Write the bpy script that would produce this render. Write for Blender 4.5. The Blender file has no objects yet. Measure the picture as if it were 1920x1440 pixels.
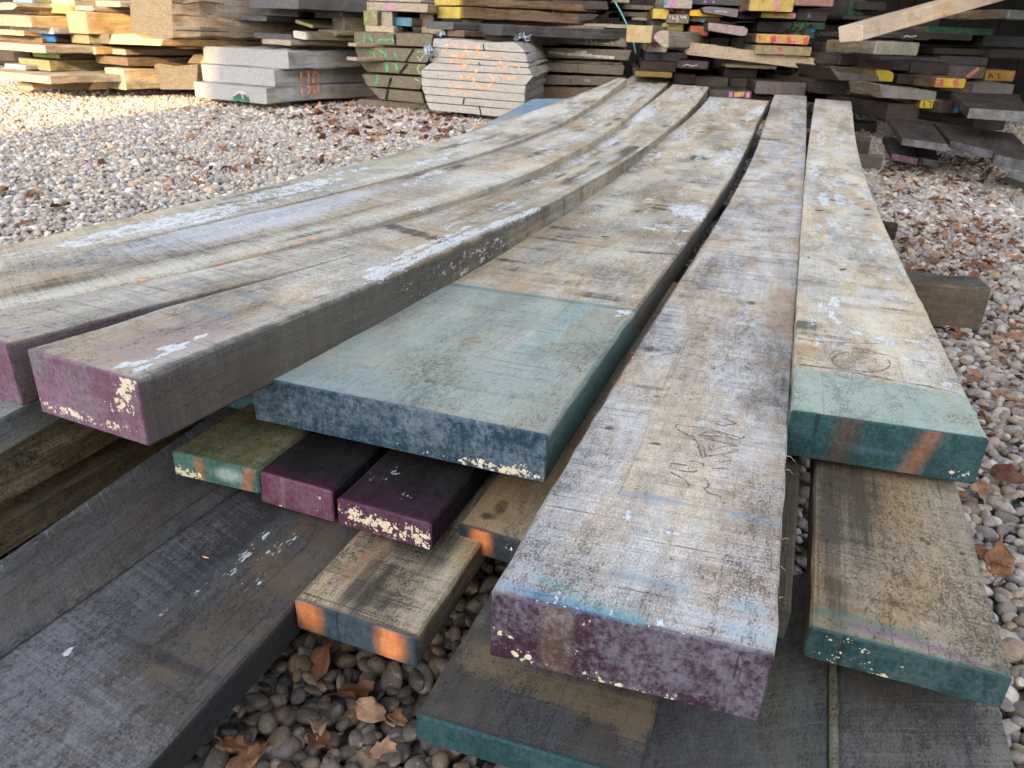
import bpy, math, random
import numpy as np
from mathutils import Matrix, Vector

random.seed(7)
RNG = np.random.default_rng(11)
SC = bpy.context.scene
COL = SC.collection

# ------------------------------------------------------------------ camera
F, YH, H = 1440.0, 55.0, 0.56            # focal length (px of a 1920 wide frame), horizon row, eye height (m)
TH, ROLL = math.atan((720 - YH) / F), math.radians(2.2)
cam_d = bpy.data.cameras.new('camera'); cam = bpy.data.objects.new('camera', cam_d); COL.objects.link(cam)
cam_d.sensor_width = 36; cam_d.lens = 36 * F / 1920; cam_d.clip_start = 0.02; cam_d.clip_end = 400
cam.matrix_world = Matrix.Translation((0, 0, H)) @ Matrix.Rotation(math.pi / 2 - TH, 4, 'X') @ Matrix.Rotation(ROLL, 4, 'Z')
cam_d.dof.use_dof = True; cam_d.dof.focus_distance = 0.75; cam_d.dof.aperture_fstop = 26
SC.camera = cam

# ------------------------------------------------------------------ sky, sun, exposure
SUN_EL, SUN_AZ = math.radians(17), math.atan2(-0.17, -1.0)
w = bpy.data.worlds.new('World'); SC.world = w; w.use_nodes = True
nt = w.node_tree; nt.nodes.clear()
sky = nt.nodes.new('ShaderNodeTexSky'); sky.sky_type = 'NISHITA'; sky.sun_disc = False
sky.sun_elevation = SUN_EL; sky.sun_rotation = SUN_AZ; sky.air_density = 1.0; sky.dust_density = 2.5
hs = nt.nodes.new('ShaderNodeHueSaturation'); hs.inputs['Saturation'].default_value = 0.47
bg = nt.nodes.new('ShaderNodeBackground'); bg.inputs['Strength'].default_value = 0.15
wo = nt.nodes.new('ShaderNodeOutputWorld')
nt.links.new(sky.outputs[0], hs.inputs['Color']); nt.links.new(hs.outputs[0], bg.inputs[0]); nt.links.new(bg.outputs[0], wo.inputs[0])
sd = bpy.data.lights.new('sun', 'SUN'); sun = bpy.data.objects.new('sun', sd); COL.objects.link(sun)
sd.energy = 2.6; sd.angle = math.radians(0.6); sd.color = (1.0, 0.71, 0.37)
sv = Vector((math.sin(SUN_AZ) * math.cos(SUN_EL), math.cos(SUN_AZ) * math.cos(SUN_EL), math.sin(SUN_EL)))
sun.rotation_euler = sv.to_track_quat('Z', 'Y').to_euler(); sun.location = (-3, -20, 12)
SC.view_settings.view_transform = 'Standard'; SC.view_settings.look = 'None'
SC.view_settings.exposure = 2.2; SC.view_settings.gamma = 1.0

# ------------------------------------------------------------------ photo measuring helpers
c_, s_ = math.cos(TH), math.sin(TH)
FW = np.array([0, c_, -s_]); UP0 = np.array([0, s_, c_]); RT0 = np.array([1.0, 0, 0])
RT = RT0 * math.cos(ROLL) + UP0 * math.sin(ROLL); UP = UP0 * math.cos(ROLL) - RT0 * math.sin(ROLL); CP = np.array([0, 0, H])
def ray(x, y): return FW + RT * ((x - 960) / F) - UP * ((y - 720) / F)
def at_z(x, y, z):
    r = ray(x, y); return CP + r * ((z - H) / r[2])
def at_d(x, y, d): return CP + ray(x, y) * d
def on_plane(x, y, P, n):
    r = ray(x, y); return CP + r * (float(np.dot(P - CP, n)) / float(np.dot(r, n)))
def proj(P):
    v = np.asarray(P) - CP; d = v @ FW; return 960 + F * (v @ RT) / d, 720 - F * (v @ UP) / d

# ------------------------------------------------------------------ node helpers
class N:
    """A socket with arithmetic."""
    def __init__(s, g, k): s.g, s.k = g, k
    def _b(s, o, op, rev=False):
        n = s.g.nodes.new('ShaderNodeMath'); n.operation = op
        a, b = (o, s) if rev else (s, o)
        for i, q in enumerate((a, b)):
            if isinstance(q, N): s.g.links.new(q.k, n.inputs[i])
            else: n.inputs[i].default_value = q
        return N(s.g, n.outputs[0])
    def __add__(s, o): return s._b(o, 'ADD')
    __radd__ = __add__
    def __sub__(s, o): return s._b(o, 'SUBTRACT')
    def __rsub__(s, o): return s._b(o, 'SUBTRACT', True)
    def __mul__(s, o): return s._b(o, 'MULTIPLY')
    __rmul__ = __mul__
    def __pow__(s, o): return s._b(o, 'POWER')
    def __truediv__(s, o): return s._b(o, 'DIVIDE')

class G:
    def __init__(s, name):
        s.m = bpy.data.materials.new(name); s.m.use_nodes = True; s.g = s.m.node_tree; s.g.nodes.clear()
        s.out = s.g.nodes.new('ShaderNodeOutputMaterial'); s.p = s.g.nodes.new('ShaderNodeBsdfPrincipled')
        s.g.links.new(s.p.outputs[0], s.out.inputs[0])
    def nn(s, t): return s.g.nodes.new(t)
    def put(s, sock, v):
        if isinstance(v, N): s.g.links.new(v.k, sock)
        elif isinstance(v, tuple) and len(v) == 3 and sock.type == 'RGBA': sock.default_value = (*v, 1)
        else: sock.default_value = v
    def attr(s, name, what='Fac'):
        n = s.nn('ShaderNodeAttribute'); n.attribute_name = name; return N(s.g, n.outputs[what])
    def rand(s):
        n = s.nn('ShaderNodeObjectInfo'); return N(s.g, n.outputs['Random'])
    def obj(s):
        n = s.nn('ShaderNodeTexCoord'); return N(s.g, n.outputs['Object'])
    def vmul(s, v, sc):
        n = s.nn('ShaderNodeVectorMath'); n.operation = 'MULTIPLY'; s.put(n.inputs[0], v); n.inputs[1].default_value = sc; return N(s.g, n.outputs[0])
    def vadd(s, v, o):
        n = s.nn('ShaderNodeVectorMath'); n.operation = 'ADD'; s.put(n.inputs[0], v); s.put(n.inputs[1], o); return N(s.g, n.outputs[0])
    def noise(s, v, scale=1.0, det=4, rough=.55, dist=0.0, col=False):
        n = s.nn('ShaderNodeTexNoise'); s.put(n.inputs['Vector'], v); n.inputs['Scale'].default_value = scale
        n.inputs['Detail'].default_value = det; n.inputs['Roughness'].default_value = rough; n.inputs['Distortion'].default_value = dist
        return N(s.g, n.outputs['Color' if col else 0])
    def vor(s, v, scale, feat='F1', out='Distance', rnd=1.0):
        n = s.nn('ShaderNodeTexVoronoi'); n.feature = feat; s.put(n.inputs['Vector'], v); n.inputs['Scale'].default_value = scale
        n.inputs['Randomness'].default_value = rnd
        return N(s.g, n.outputs[out])
    def step(s, x, a, b, lo=0.0, hi=1.0):
        n = s.nn('ShaderNodeMapRange'); n.interpolation_type = 'SMOOTHSTEP'; s.put(n.inputs[0], x)
        for i, q in enumerate((a, b, lo, hi)): s.put(n.inputs[i + 1], q)
        return N(s.g, n.outputs[0])
    def mix(s, f, a, b, mode='MIX'):
        n = s.nn('ShaderNodeMix'); n.data_type = 'RGBA'; n.blend_type = mode; n.clamp_factor = True
        s.put(n.inputs[0], f); s.put(n.inputs[6], a); s.put(n.inputs[7], b); return N(s.g, n.outputs[2])
    def ramp(s, x, stops):
        n = s.nn('ShaderNodeValToRGB'); s.put(n.inputs[0], x); e = n.color_ramp.elements
        while len(e) < len(stops): e.new(0.5)
        for q, (t, c) in zip(e, stops): q.position = t; q.color = (*c, 1)
        return N(s.g, n.outputs[0])
    def bump(s, h, strength=.5, dist=.001):
        n = s.nn('ShaderNodeBump'); s.put(n.inputs['Height'], h); n.inputs['Strength'].default_value = strength; n.inputs['Distance'].default_value = dist
        s.g.links.new(n.outputs[0], s.p.inputs['Normal'])
    def done(s, col, rough=.85, spec=.25):
        s.put(s.p.inputs['Base Color'], col); s.put(s.p.inputs['Roughness'], rough); s.put(s.p.inputs['Specular IOR Level'], spec)
        return s.m

def scl(c, k): return tuple(min(1, x * k) for x in c)
PALS = {  # dark, mid, light, brown stain, contrast of the dark mottling
    'grey':  ((.14, .132, .126), (.395, .368, .345), (.59, .56, .52), (.26, .185, .135)),
    'beige': ((.135, .12, .10), (.39, .35, .29), (.60, .555, .48), (.26, .185, .12)),
    'cream': ((.16, .14, .115), (.47, .43, .37), (.65, .605, .53), (.28, .19, .125)),
    'tan':   ((.095, .078, .062), (.30, .245, .175), (.42, .35, .26), (.20, .13, .08)),
    'sand':  ((.07, .06, .05), (.32, .26, .18), (.45, .38, .27), (.16, .10, .06)),
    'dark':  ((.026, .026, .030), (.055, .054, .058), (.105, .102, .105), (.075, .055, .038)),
    'slate': ((.040, .041, .045), (.074, .075, .080), (.128, .129, .134), (.15, .11, .07)),
    'black': ((.008, .008, .009), (.016, .015, .016), (.035, .032, .033), (.025, .012, .016)),
    'olive': ((.075, .08, .045), (.175, .165, .095), (.27, .245, .15), (.22, .16, .09)),
    'rough': ((.075, .06, .042), (.24, .19, .125), (.38, .31, .21), (.18, .11, .06)),
    'silver': ((.16, .16, .16), (.29, .29, .29), (.40, .40, .395), (.25, .21, .16)),
    'pine':  ((.25, .16, .075), (.46, .32, .165), (.60, .44, .25), (.33, .19, .08)),
    'brown': ((.055, .036, .024), (.125, .085, .055), (.20, .145, .10), (.10, .05, .025)),
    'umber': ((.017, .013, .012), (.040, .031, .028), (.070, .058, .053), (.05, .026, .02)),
    'slabend': ((.16, .165, .17), (.23, .235, .245), (.30, .30, .305), (.3, .28, .25)),
    'mud':   ((.05, .042, .032), (.12, .10, .075), (.20, .17, .13), (.13, .085, .05)),
    'drift': ((.12, .10, .08), (.25, .215, .175), (.38, .335, .28), (.24, .15, .08)),
    'planed': ((.24, .18, .13), (.42, .33, .25), (.52, .43, .34), (.33, .22, .14)),
    'pale':  ((.18, .165, .15), (.31, .29, .265), (.40, .375, .345), (.30, .21, .14)),
}
_mats = {}
KON = {'slate': (.32, .06), 'tan': (.50, .35), 'silver': (.5, .3), 'pale': (.5, .3), 'black': (.6, .4), 'dark': (.6, .4), 'umber': (.6, .3), 'pine': (.6, .3), 'cream': (.52, .5), 'grey': (.60, .7), 'beige': (.52, .5), 'planed': (.35, .2), 'drift': (.6, .4), 'mud': (.7, .5)}
def wood(pal, side=False):
    """Weathered sawn timber: stains along the grain, saw marks across it, fibres, specks; the masks painted, white, brown and dark are mesh attributes."""
    key = ('w', pal, side)
    if key in _mats: return _mats[key]
    d, m, l, br = PALS[pal]
    kc, ks = KON.get(pal, (.7, .6)); kl = .30 if pal in ('beige', 'cream', 'grey', 'olive') else .8
    if side: ks, kl = ks * .45, 1.5
    g = G('weathered wood ' + pal + (' side' if side else ''))
    bc = g.attr('bc', 'Vector'); r = g.attr('seed')
    cmb = g.nn('ShaderNodeCombineXYZ'); g.put(cmb.inputs[0], r * 31.0); g.put(cmb.inputs[1], r * 57.0); g.put(cmb.inputs[2], r * 13.0)
    P = g.vadd(bc, N(g.g, cmb.outputs[0]))
    big = g.noise(g.vmul(P, (1.9, 9, 9)), 1, 5, .62, .6)
    mid = g.noise(g.vmul(P, (11, 26, 26)), 1, 6, .66)
    saw = g.noise(g.vmul(P, (330, 7, 7)), 1, 3, .6)
    sawb = g.noise(g.vmul(P, (55, 5, 5)), 1, 4, .6)
    fib = g.noise(g.vmul(P, (11, 430, 430)), 1, 3, .6)
    spk = g.noise(g.vmul(P, (420, 620, 620)), 1, 3, .75)
    grit = g.noise(g.vmul(P, (80, 150, 150)), 1, 6, .78); lg = g.noise(g.vmul(P, (2.6, 75, 75)), 1, 4, .62, .5)
    tone = g.noise(g.vmul(P, (1.2, 4.5, 4.5)), 3.1, 4, .6, .4)
    t = .5 + ((big - .5) * .8 + (mid - .5) * .5 + (saw - .5) * .55 * ks + (sawb - .5) * (.12 if side else .5) * ks + (fib - .5) * .45 * kl + (lg - .5) * .5 * kl + (grit - .5) * .75 + (spk - .5) * 1.1) * kc
    col = g.ramp(t, [(.24, d), (.40, scl(m, .76)), (.52, m), (.64, l), (.82, scl(l, 1.15))])
    col = g.mix(g.step(tone, .42, .60) * .85, col, g.mix(1.0, col, (1.0, .86, .68), 'MULTIPLY'))
    col = g.mix(g.step(tone, .47, .36) * .6, col, g.mix(1.0, col, (.86, .88, .92), 'MULTIPLY'))
    bmask = g.attr('brown'); dmask = g.attr('dark')
    bs = g.step(bmask * .62 + (mid - .5) * 1.0 + (sawb - .5) * 1.1 + (grit - .5) * .6, .22, .62) * g.step(bmask, .02, .2)
    col = g.mix(bs * .7, col, g.mix(1.0, g.mix(.55, col, (.5, .5, .5)), scl(br, 2.3), 'MULTIPLY'))
    soft = g.noise(g.vmul(P, (5.5, 9, 9)), 1, 5, .6, .8); crs = g.noise(g.vmul(P, (26, 6, 6)), 1, 4, .62, .4)
    col = g.mix(g.step(soft, .53, .66) * .55, col, g.mix(1.0, col, (.60, .57, .55), 'MULTIPLY'))
    col = g.mix(g.step(crs, .58, .70) * (.9 * ks), col, g.mix(1.0, col, (.50, .48, .47), 'MULTIPLY'))
    col = g.mix(g.step(soft, .46, .34) * .4, col, g.mix(.5, col, scl(l, 1.1)))
    # dark specks and pits
    sp = g.step(spk + (grit - .5) * .8 + (mid - .5) * .5 + (big - .5) * .5, .375, .31)
    col = g.mix(sp * (.70 * kc), col, scl(d, .5))
    chk = g.step(g.noise(g.vmul(P, (3, 170, 170)), 1, 3, .55), .335, .29)
    col = g.mix(chk * (.42 * min(1, kl + .05)), col, scl(d, .4))
    sck = g.step(g.noise(g.vmul(P, (260, 5, 5)), 1, 3, .6) + (tone - .5) * .5, .345, .30)
    col = g.mix(sck * min(.6, .8 * ks), col, scl(d, .5))
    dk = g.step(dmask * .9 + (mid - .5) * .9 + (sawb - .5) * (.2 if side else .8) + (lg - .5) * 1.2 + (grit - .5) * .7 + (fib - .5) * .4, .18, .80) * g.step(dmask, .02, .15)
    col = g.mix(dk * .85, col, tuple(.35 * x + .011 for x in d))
    # worn paint
    pc = g.attr('pcol', 'Color'); pa = g.attr('pcol', 'Alpha')
    wear = (saw - .5) * 1.1 + (spk - .5) * 1.5 + (sawb - .5) * .8 + (grit - .5) * 1.2 + (mid - .5) * .5
    pm = g.step(pa + wear * .8, .12, .80)
    col = g.mix(pm * g.step(pa, 0.02, .1) * .92, col, g.mix(.30, pc, col, 'MIX'))
    # peeled white paint
    wa = g.attr('white')
    wn = g.noise(g.vmul(P, (30, 70, 70)), 1, 6, .68); wn2 = g.noise(g.vmul(P, (130, 260, 260)), 1, 4, .7)
    wm = g.step(wa * .76 + (wn - .5) * 2.0 + (wn2 - .5) * 1.5, .42, .62) * g.step(wa, .02, .14)
    col = g.mix(wm * g.step(wn2, .34, .62, .45, .93), col, (.62, .64, .67))
    h = saw * .6 + fib * .35 + spk * .6 + grit * .7 - sp * .6 - chk * .5 - sck * .4 + wm * .8
    g.bump(h, .9, .0012)
    _mats[key] = g.done(col, .9, .12); return _mats[key]

def endgrain(pal):
    """Sawn end: growth rings, checks, end paint with a chalky bloom, orange sprayed bars and cream flakes (mesh attributes)."""
    key = ('e', pal)
    if key in _mats: return _mats[key]
    d, m, l, br = PALS[pal]
    g = G('timber end ' + pal)
    bc = g.attr('bc', 'Vector'); r = g.attr('seed')
    cmb = g.nn('ShaderNodeCombineXYZ'); g.put(cmb.inputs[0], r * 3.0); g.put(cmb.inputs[1], r * 5.0); g.put(cmb.inputs[2], r * 9.0)
    P = g.vadd(bc, N(g.g, cmb.outputs[0]))
    ring = g.noise(g.vmul(P, (20, 22, 150)), 1, 3, .6, 1.2)
    ray_ = g.noise(g.vmul(P, (20, 170, 25)), 1, 3, .6)
    grit = g.noise(P, 220, 5, .78); cl = g.noise(P, 62, 7, .78, .4); big = g.noise(P, 16, 4, .6)
    col = g.ramp(ring * .5 + ray_ * .25 + grit * .25, [(.32, d), (.5, m), (.68, l)])
    pc = g.attr('pcol', 'Color'); pa = g.attr('pcol', 'Alpha'); bl = g.attr('bloom')
    bm = g.step(cl + (big - .5) * .7 + (grit - .5) * .9, .34, .74) * bl
    pcol = g.mix(g.step(grit + (big - .5), .35, .7) * .5, g.mix(1.0, pc, (.62, .62, .64), 'MULTIPLY'), pc)
    light = g.mix(.48, pc, (.34, .38, .47))
    pcol = g.mix(bm * .7, pcol, light)
    pcol = g.mix(g.step(ring + (ray_ - .5) * .7, .40, .58) * .35, pcol, g.mix(1.0, pcol, (.66, .64, .62), 'MULTIPLY'))
    kerf = g.noise(g.vmul(P, (20, 520, 60)), 1, 3, .6)
    pcol = g.mix(g.step(kerf, .42, .60) * .28, pcol, g.mix(1.0, pcol, (.55, .55, .55), 'MULTIPLY'))
    pm = g.step(pa + (grit - .5) * .9 + (ring - .5) * .4, .22, .5)
    ec = g.step(g.noise(g.vmul(P, (20, 130, 9)), 1, 2, .5), .300, .275)
    col = g.mix(pm * g.step(pa, .02, .08), col, pcol)
    dmask = g.attr('dark'); col = g.mix(g.step(dmask + (grit - .5) * .6, .3, .7) * .7, col, scl(d, .35))
    col = g.mix(ec * .7, col, (.012, .011, .010))
    fl = g.attr('white')
    fv = g.vor(g.vadd(P, g.vmul(g.noise(P, 60, 2, .5, 0, True), (.012, .012, .012))), 170, 'F1')
    fv2 = g.vor(P, 360, 'F1'); fv = N(g.g, (lambda n: (g.put(n.inputs[0], fv), g.put(n.inputs[1], fv2 * 1.15 + .06), setattr(n, 'operation', 'MINIMUM'), n.outputs[0])[-1])(g.nn('ShaderNodeMath')))
    fm = g.step(fl * .64 + (cl - .5) * 1.1 - fv, .0, .06) * g.step(fl, .03, .12)
    col = g.mix(fm * .95, col, g.mix(g.step(grit, .35, .65), (.50, .43, .30), (.68, .62, .47)))
    g.bump(grit * .6 + kerf * .8 + ray_ * .4 + fm * 1.0, .6, .0009)
    _mats[key] = g.done(col, .75, .2); return _mats[key]

def plain(name, col, rough=.8, var=.25, scale=60, spec=.2):
    key = ('p', name)
    if key in _mats: return _mats[key]
    g = G(name); P = g.obj(); n = g.noise(P, scale, 5, .65)
    c = g.mix(g.step(n, .3, .7), scl(col, 1 - var), scl(col, 1 + var * .6)); g.bump(n, .3, .001)
    _mats[key] = g.done(c, rough, spec); return _mats[key]

# ------------------------------------------------------------------ mesh helpers
def mesh_obj(name, V, faces, mats, fmat=None, parent=None, smooth=False, attrs=None, cols=None):
    me = bpy.data.meshes.new(name); me.from_pydata([tuple(map(float, v)) for v in V], [], faces)
    for m in mats: me.materials.append(m)
    if fmat is not None: me.polygons.foreach_set('material_index', np.asarray(fmat, np.int32))
    if smooth: me.polygons.foreach_set('use_smooth', np.ones(len(faces), bool))
    for k, a in (attrs or {}).items():
        a = np.asarray(a, np.float32)
        if a.ndim == 1: me.attributes.new(k, 'FLOAT', 'POINT').data.foreach_set('value', a)
        elif a.shape[1] == 3: me.attributes.new(k, 'FLOAT_VECTOR', 'POINT').data.foreach_set('vector', a.ravel())
        else: me.attributes.new(k, 'FLOAT_COLOR', 'POINT').data.foreach_set('color', a.ravel())
    me.update()
    o = bpy.data.objects.new(name, me); COL.objects.link(o)
    if parent is not None: o.parent = parent
    return o
def tag(o, label=None, cat=None, group=None, kind=None):
    for k, v in (('label', label), ('category', cat), ('group', group), ('kind', kind)):
        if v: o[k] = v
    return o
def vnoise(n, sm=6, amp=1.0):
    a = RNG.normal(size=n + 4 * sm); k = np.hanning(2 * sm + 1); k /= np.sqrt((k ** 2).sum())
    return amp * np.convolve(a, k, 'same')[2 * sm:2 * sm + n]

C_TEAL = (.020, .085, .100); C_BLUETEAL = (.022, .068, .102); C_GREEN = (.05, .165, .125); C_PLUM = (.068, .026, .050)
C_PINKPLUM = (.205, .098, .150); C_ORANGE = (.80, .26, .075)

class Board:
    """A long sawn board from the pixels of its two upper edges (near to far): straight in plan, bowed in height as the edges show."""
    def __init__(s, name, label, L, R, z0, zf, t, pal, epal='drift', len_=None, back=0.0, yaw=None, cat='board', group=None,
                 du=.004, edge=.0004, vmap=None, inner='', crook=False, flat=False, sag=0.0):
        s.name, s.t = name, t; s.ca = s.cb = lambda q: 0.0
        if len_ is not None:       # only the near end is given: run LEN_ metres along YAW
            ya = math.radians(19.4 if yaw is None else yaw); dv = np.array([math.sin(ya), math.cos(ya), 0])
            a, b = at_z(*L[0], z0), at_z(*R[0], z0)
            a, b = a - dv * back, b - dv * back
            s.a0, s.b0 = a, b; s.a1, s.b1 = a + dv * len_, b + dv * len_; s.a1[2] = s.b1[2] = zf; s.za = s.zb = lambda q: z0 + (zf - z0) * q
        else:
            s.a0, s.b0 = at_z(*L[0], z0), at_z(*R[0], z0); s.a1, s.b1 = at_z(*L[-1], zf), at_z(*R[-1], zf)
            def fit(P, p0, p1, lat=False):
                if flat: return lambda u: z0 + (zf - z0) * u
                d = (p1 - p0)[:2]; ln = np.hypot(*d); d = d / ln; n = np.array([-d[1], d[0]]); q, z = [], []
                for p in P[1:-1]:
                    r = ray(*p); tt = n @ (p0[:2] - CP[:2]) / (n @ r[:2]); X = CP + r * tt
                    q.append((X[:2] - p0[:2]) @ d / ln); z.append(X[2])
                q, z = np.array(q), np.array(z)
                if lat:      # sideways crook instead of bow: the edge at its own height
                    q, y = [], []
                    for p in P[1:-1]:
                        u = .5
                        for _ in range(25): X = at_z(*p, z0 + (zf - z0) * u + sag * u * (1 - u)); u = (X[:2] - p0[:2]) @ d / ln
                        q.append(u); y.append((X[:2] - p0[:2]) @ -n)
                    q = np.array(q); k = min(3, len(q)); A = np.stack([q * (1 - q) * (1 - 2 * q) ** i for i in range(k)], 1)
                    c = np.linalg.lstsq(np.vstack([A, np.eye(k) * .02]), np.concatenate([y, np.zeros(k)]), rcond=None)[0]
                    return lambda u: sum(c[i] * u * (1 - u) * (1 - 2 * u) ** i for i in range(k))
                if len(q) == 0: return lambda u: z0 + (zf - z0) * u
                y = z - (z0 + (zf - z0) * q)
                k = min(3, len(q)); A = np.stack([q * (1 - q) * (1 - 2 * q) ** i for i in range(k)], 1)
                c = np.linalg.lstsq(np.vstack([A, np.eye(k) * .02]), np.concatenate([y, np.zeros(k)]), rcond=None)[0]
                return lambda u: z0 + (zf - z0) * u + sum(c[i] * u * (1 - u) * (1 - 2 * u) ** i for i in range(k))
            if crook: s.za = s.zb = lambda u: z0 + (zf - z0) * u + sag * u * (1 - u); s.ca, s.cb = fit(L, s.a0, s.a1, True), fit(R, s.b0, s.b1, True)
            else: s.za, s.zb = fit(L, s.a0, s.a1), fit(R, s.b0, s.b1)
        dn = (s.a1 - s.a0)[:2]; dn = dn / np.hypot(*dn); s.nrm = np.array([dn[1], -dn[0], 0])
        s.len = float(np.hypot(*(.5 * (s.a1 + s.b1 - s.a0 - s.b0))[:2])); s.wid = float(np.linalg.norm(s.b0 - s.a0))
        # stations along and across
        us = [0.0]; 
        while us[-1] < s.len:
            us.append(us[-1] + (du if us[-1] < .75 else du * 2 if us[-1] < 1.6 else du * 5))
        us[-1] = s.len; us = np.array(us); nu = len(us)
        nv = max(6, int(s.wid / (du * 1.1))); vs = np.linspace(0, 1, nv + 1); nw = max(5, int(t / .006)); 
        # cross-section loop: top L->R, right side down, bottom R->L, left side up, with eased arrises
        ch = .0022
        loop = []
        for i, v in enumerate(vs):
            vv = min(max(v, ch / s.wid), 1 - ch / s.wid); loop.append((vv, 0.0))
        for k in range(nw + 1):
            loop.append((1.0, ch + (t - 2 * ch) * k / nw))
        loop += [(1 - ch / s.wid, t), (.5, t), (ch / s.wid, t)]
        for k in range(nw + 1):
            loop.append((0.0, t - ch - (t - 2 * ch) * k / nw))
        loop = np.array(loop); nl = len(loop)
        q = us / s.len
        VM = np.array([vmap(x) for x in q]) if vmap else np.tile([0.0, 1.0], (nu, 1))
        lv = VM[:, :1] + (VM[:, 1:] - VM[:, :1]) * loop[None, :, 0]
        A = s.a0[None] + (s.a1 - s.a0)[None] * q[:, None]; B = s.b0[None] + (s.b1 - s.b0)[None] * q[:, None]
        A = A + np.array([s.ca(x) for x in q])[:, None] * s.nrm; B = B + np.array([s.cb(x) for x in q])[:, None] * s.nrm
        A[:, 2] = [s.za(x) for x in q]; B[:, 2] = [s.zb(x) for x in q]
        X = A[:, None] * (1 - lv[:, :, None]) + B[:, None] * lv[:, :, None]
        X[:, :, 2] -= loop[None, :, 1]
        # uneven sawn edges
        ax = (s.b0 - s.a0) / s.wid
        nr, nl_, nz = vnoise(nu, 9, edge), vnoise(nu, 9, edge), vnoise(nu, 25, edge * .8)
        wr = (loop[:, 0] > .99) * ('R' not in inner); wl = (loop[:, 0] < .01) * ('L' not in inner)
        if vmap: nz = np.zeros(nu)
        X += ax[None, None] * (nr[:, None] * wr[None] + nl_[:, None] * wl[None])[:, :, None]
        X[:, :, 2] += nz[:, None]; s.us, s.nz = us, nz
        bc = np.zeros((nu, nl, 3)); bc[:, :, 0] = us[:, None]; bc[:, :, 1] = lv * s.wid; bc[:, :, 2] = loop[None, :, 1]
        off = .0016 * (s.a1 - s.a0) / s.len
        V = X.reshape(-1, 3); BC = bc.reshape(-1, 3); faces, fm = [], []
        TOP = nv + 1
        for i in range(nu - 1):
            for j in range(nl):
                k = (j + 1) % nl
                faces.append((i * nl + j, i * nl + k, (i + 1) * nl + k, (i + 1) * nl + j)); fm.append(0 if j < TOP else 1)
        # end caps as grids
        nvc = max(6, int(s.wid / .0035)) if du < .006 else 10; nwc = max(4, int(t / .0035)) if du < .006 else 4
        s.cap = []
        for e in (0, 1):
            base = len(V); gv, gw = np.meshgrid(np.linspace(0, 1, nvc + 1), np.linspace(0, 1, nwc + 1), indexing='ij')
            a, b, z = (A[0], B[0], nz[0]) if e == 0 else (A[-1], B[-1], nz[-1])
            il, ir = ((nl_[0], nr[0]) if e == 0 else (nl_[-1], nr[-1])) if not inner else (0, 0)
            inv, inw = .0016 / s.wid, .0016
            m0, m1 = VM[0 if e == 0 else -1]; inv = inv / (m1 - m0)
            gv2 = m0 + (m1 - m0) * (inv + gv * (1 - 2 * inv)); gw2 = inw + gw * (t - 2 * inw)
            Q = a[None, None] * (1 - gv2[..., None]) + b[None, None] * gv2[..., None]; Q[..., 2] += z - gw2
            Q = Q + ax * (il * (1 - gv2) + ir * gv2)[..., None] + (-off if e == 0 else off)
            V = np.vstack([V, Q.reshape(-1, 3)])
            cb = np.stack([np.full_like(gv2, 0 if e == 0 else s.len), gv2 * s.wid, gw2], -1); BC = np.vstack([BC, cb.reshape(-1, 3)])
            n2 = nwc + 1; idx = lambda i, j: base + i * n2 + j
            for i in range(nvc):
                for j in range(nwc):
                    f = (idx(i, j), idx(i, j + 1), idx(i + 1, j + 1), idx(i + 1, j)); faces.append(f if e == 0 else f[::-1]); fm.append(2)
            # skirt between cap border and first ring: loop order matched by angle
            ringi = 0 if e == 0 else nu - 1
            border = [idx(i, 0) for i in range(nvc + 1)] + [idx(nvc, j) for j in range(1, nwc + 1)] + [idx(i, nwc) for i in range(nvc - 1, -1, -1)] + [idx(0, j) for j in range(nwc - 1, 0, -1)]
            def par(p):   # position round the rectangle
                v_, w_ = (p[1] / s.wid - m0) / (m1 - m0), p[2] / t
                dd = [(w_, v_), (1 - v_, 1 + w_), (1 - w_, 3 - v_), (v_, 4 - w_)]
                return min(dd)[1] % 4
            ra = sorted([(par(BC[ringi * nl + j]), ringi * nl + j) for j in range(nl)]); rb = sorted([(par(BC[k]), k) for k in border])
            i = j = 0
            while i < len(ra) or j < len(rb):
                pa_ = ra[i][0] if i < len(ra) else 9; pb_ = rb[j][0] if j < len(rb) else 9
                ci, cj = ra[i % len(ra)][1], rb[j % len(rb)][1]
                if pa_ <= pb_: f = (ci, ra[(i + 1) % len(ra)][1], cj); i += 1
                else: f = (cj, ci, rb[(j + 1) % len(rb)][1]); j += 1
                if len(set(f)) == 3: faces.append(f); fm.append(2)
            s.cap.append((base, len(V)))
        s.V, s.BC, s.faces, s.fm = V, BC, faces, fm; s.label, s.cat, s.group, s.pal, s.epal = label, cat, group, pal, epal
        s._masks()
    def merge(s, o):
        n = len(s.V); s.V = np.vstack([s.V, o.V]); s.BC = np.vstack([s.BC, o.BC]); s.faces = s.faces + [tuple(i + n for i in f) for f in o.faces]; s.fm = s.fm + o.fm
        s.cap = s.cap + [(a + n, b + n) for a, b in o.cap]; s._masks(); return s
    def _masks(s):
        n = len(s.V); BC = s.BC; s.at = dict(seed=np.full(n, random.random()), white=np.zeros(n), brown=np.zeros(n), dark=np.zeros(n), bloom=np.ones(n) * .9); s.pc = np.zeros((n, 4))
        s.istop = (BC[:, 2] < .0025); s.isend = np.zeros(n, bool); s.isend2 = np.zeros(n, bool)
        for i, (a, b) in enumerate(s.cap): (s.isend if i % 2 == 0 else s.isend2)[a:b] = True
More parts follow.
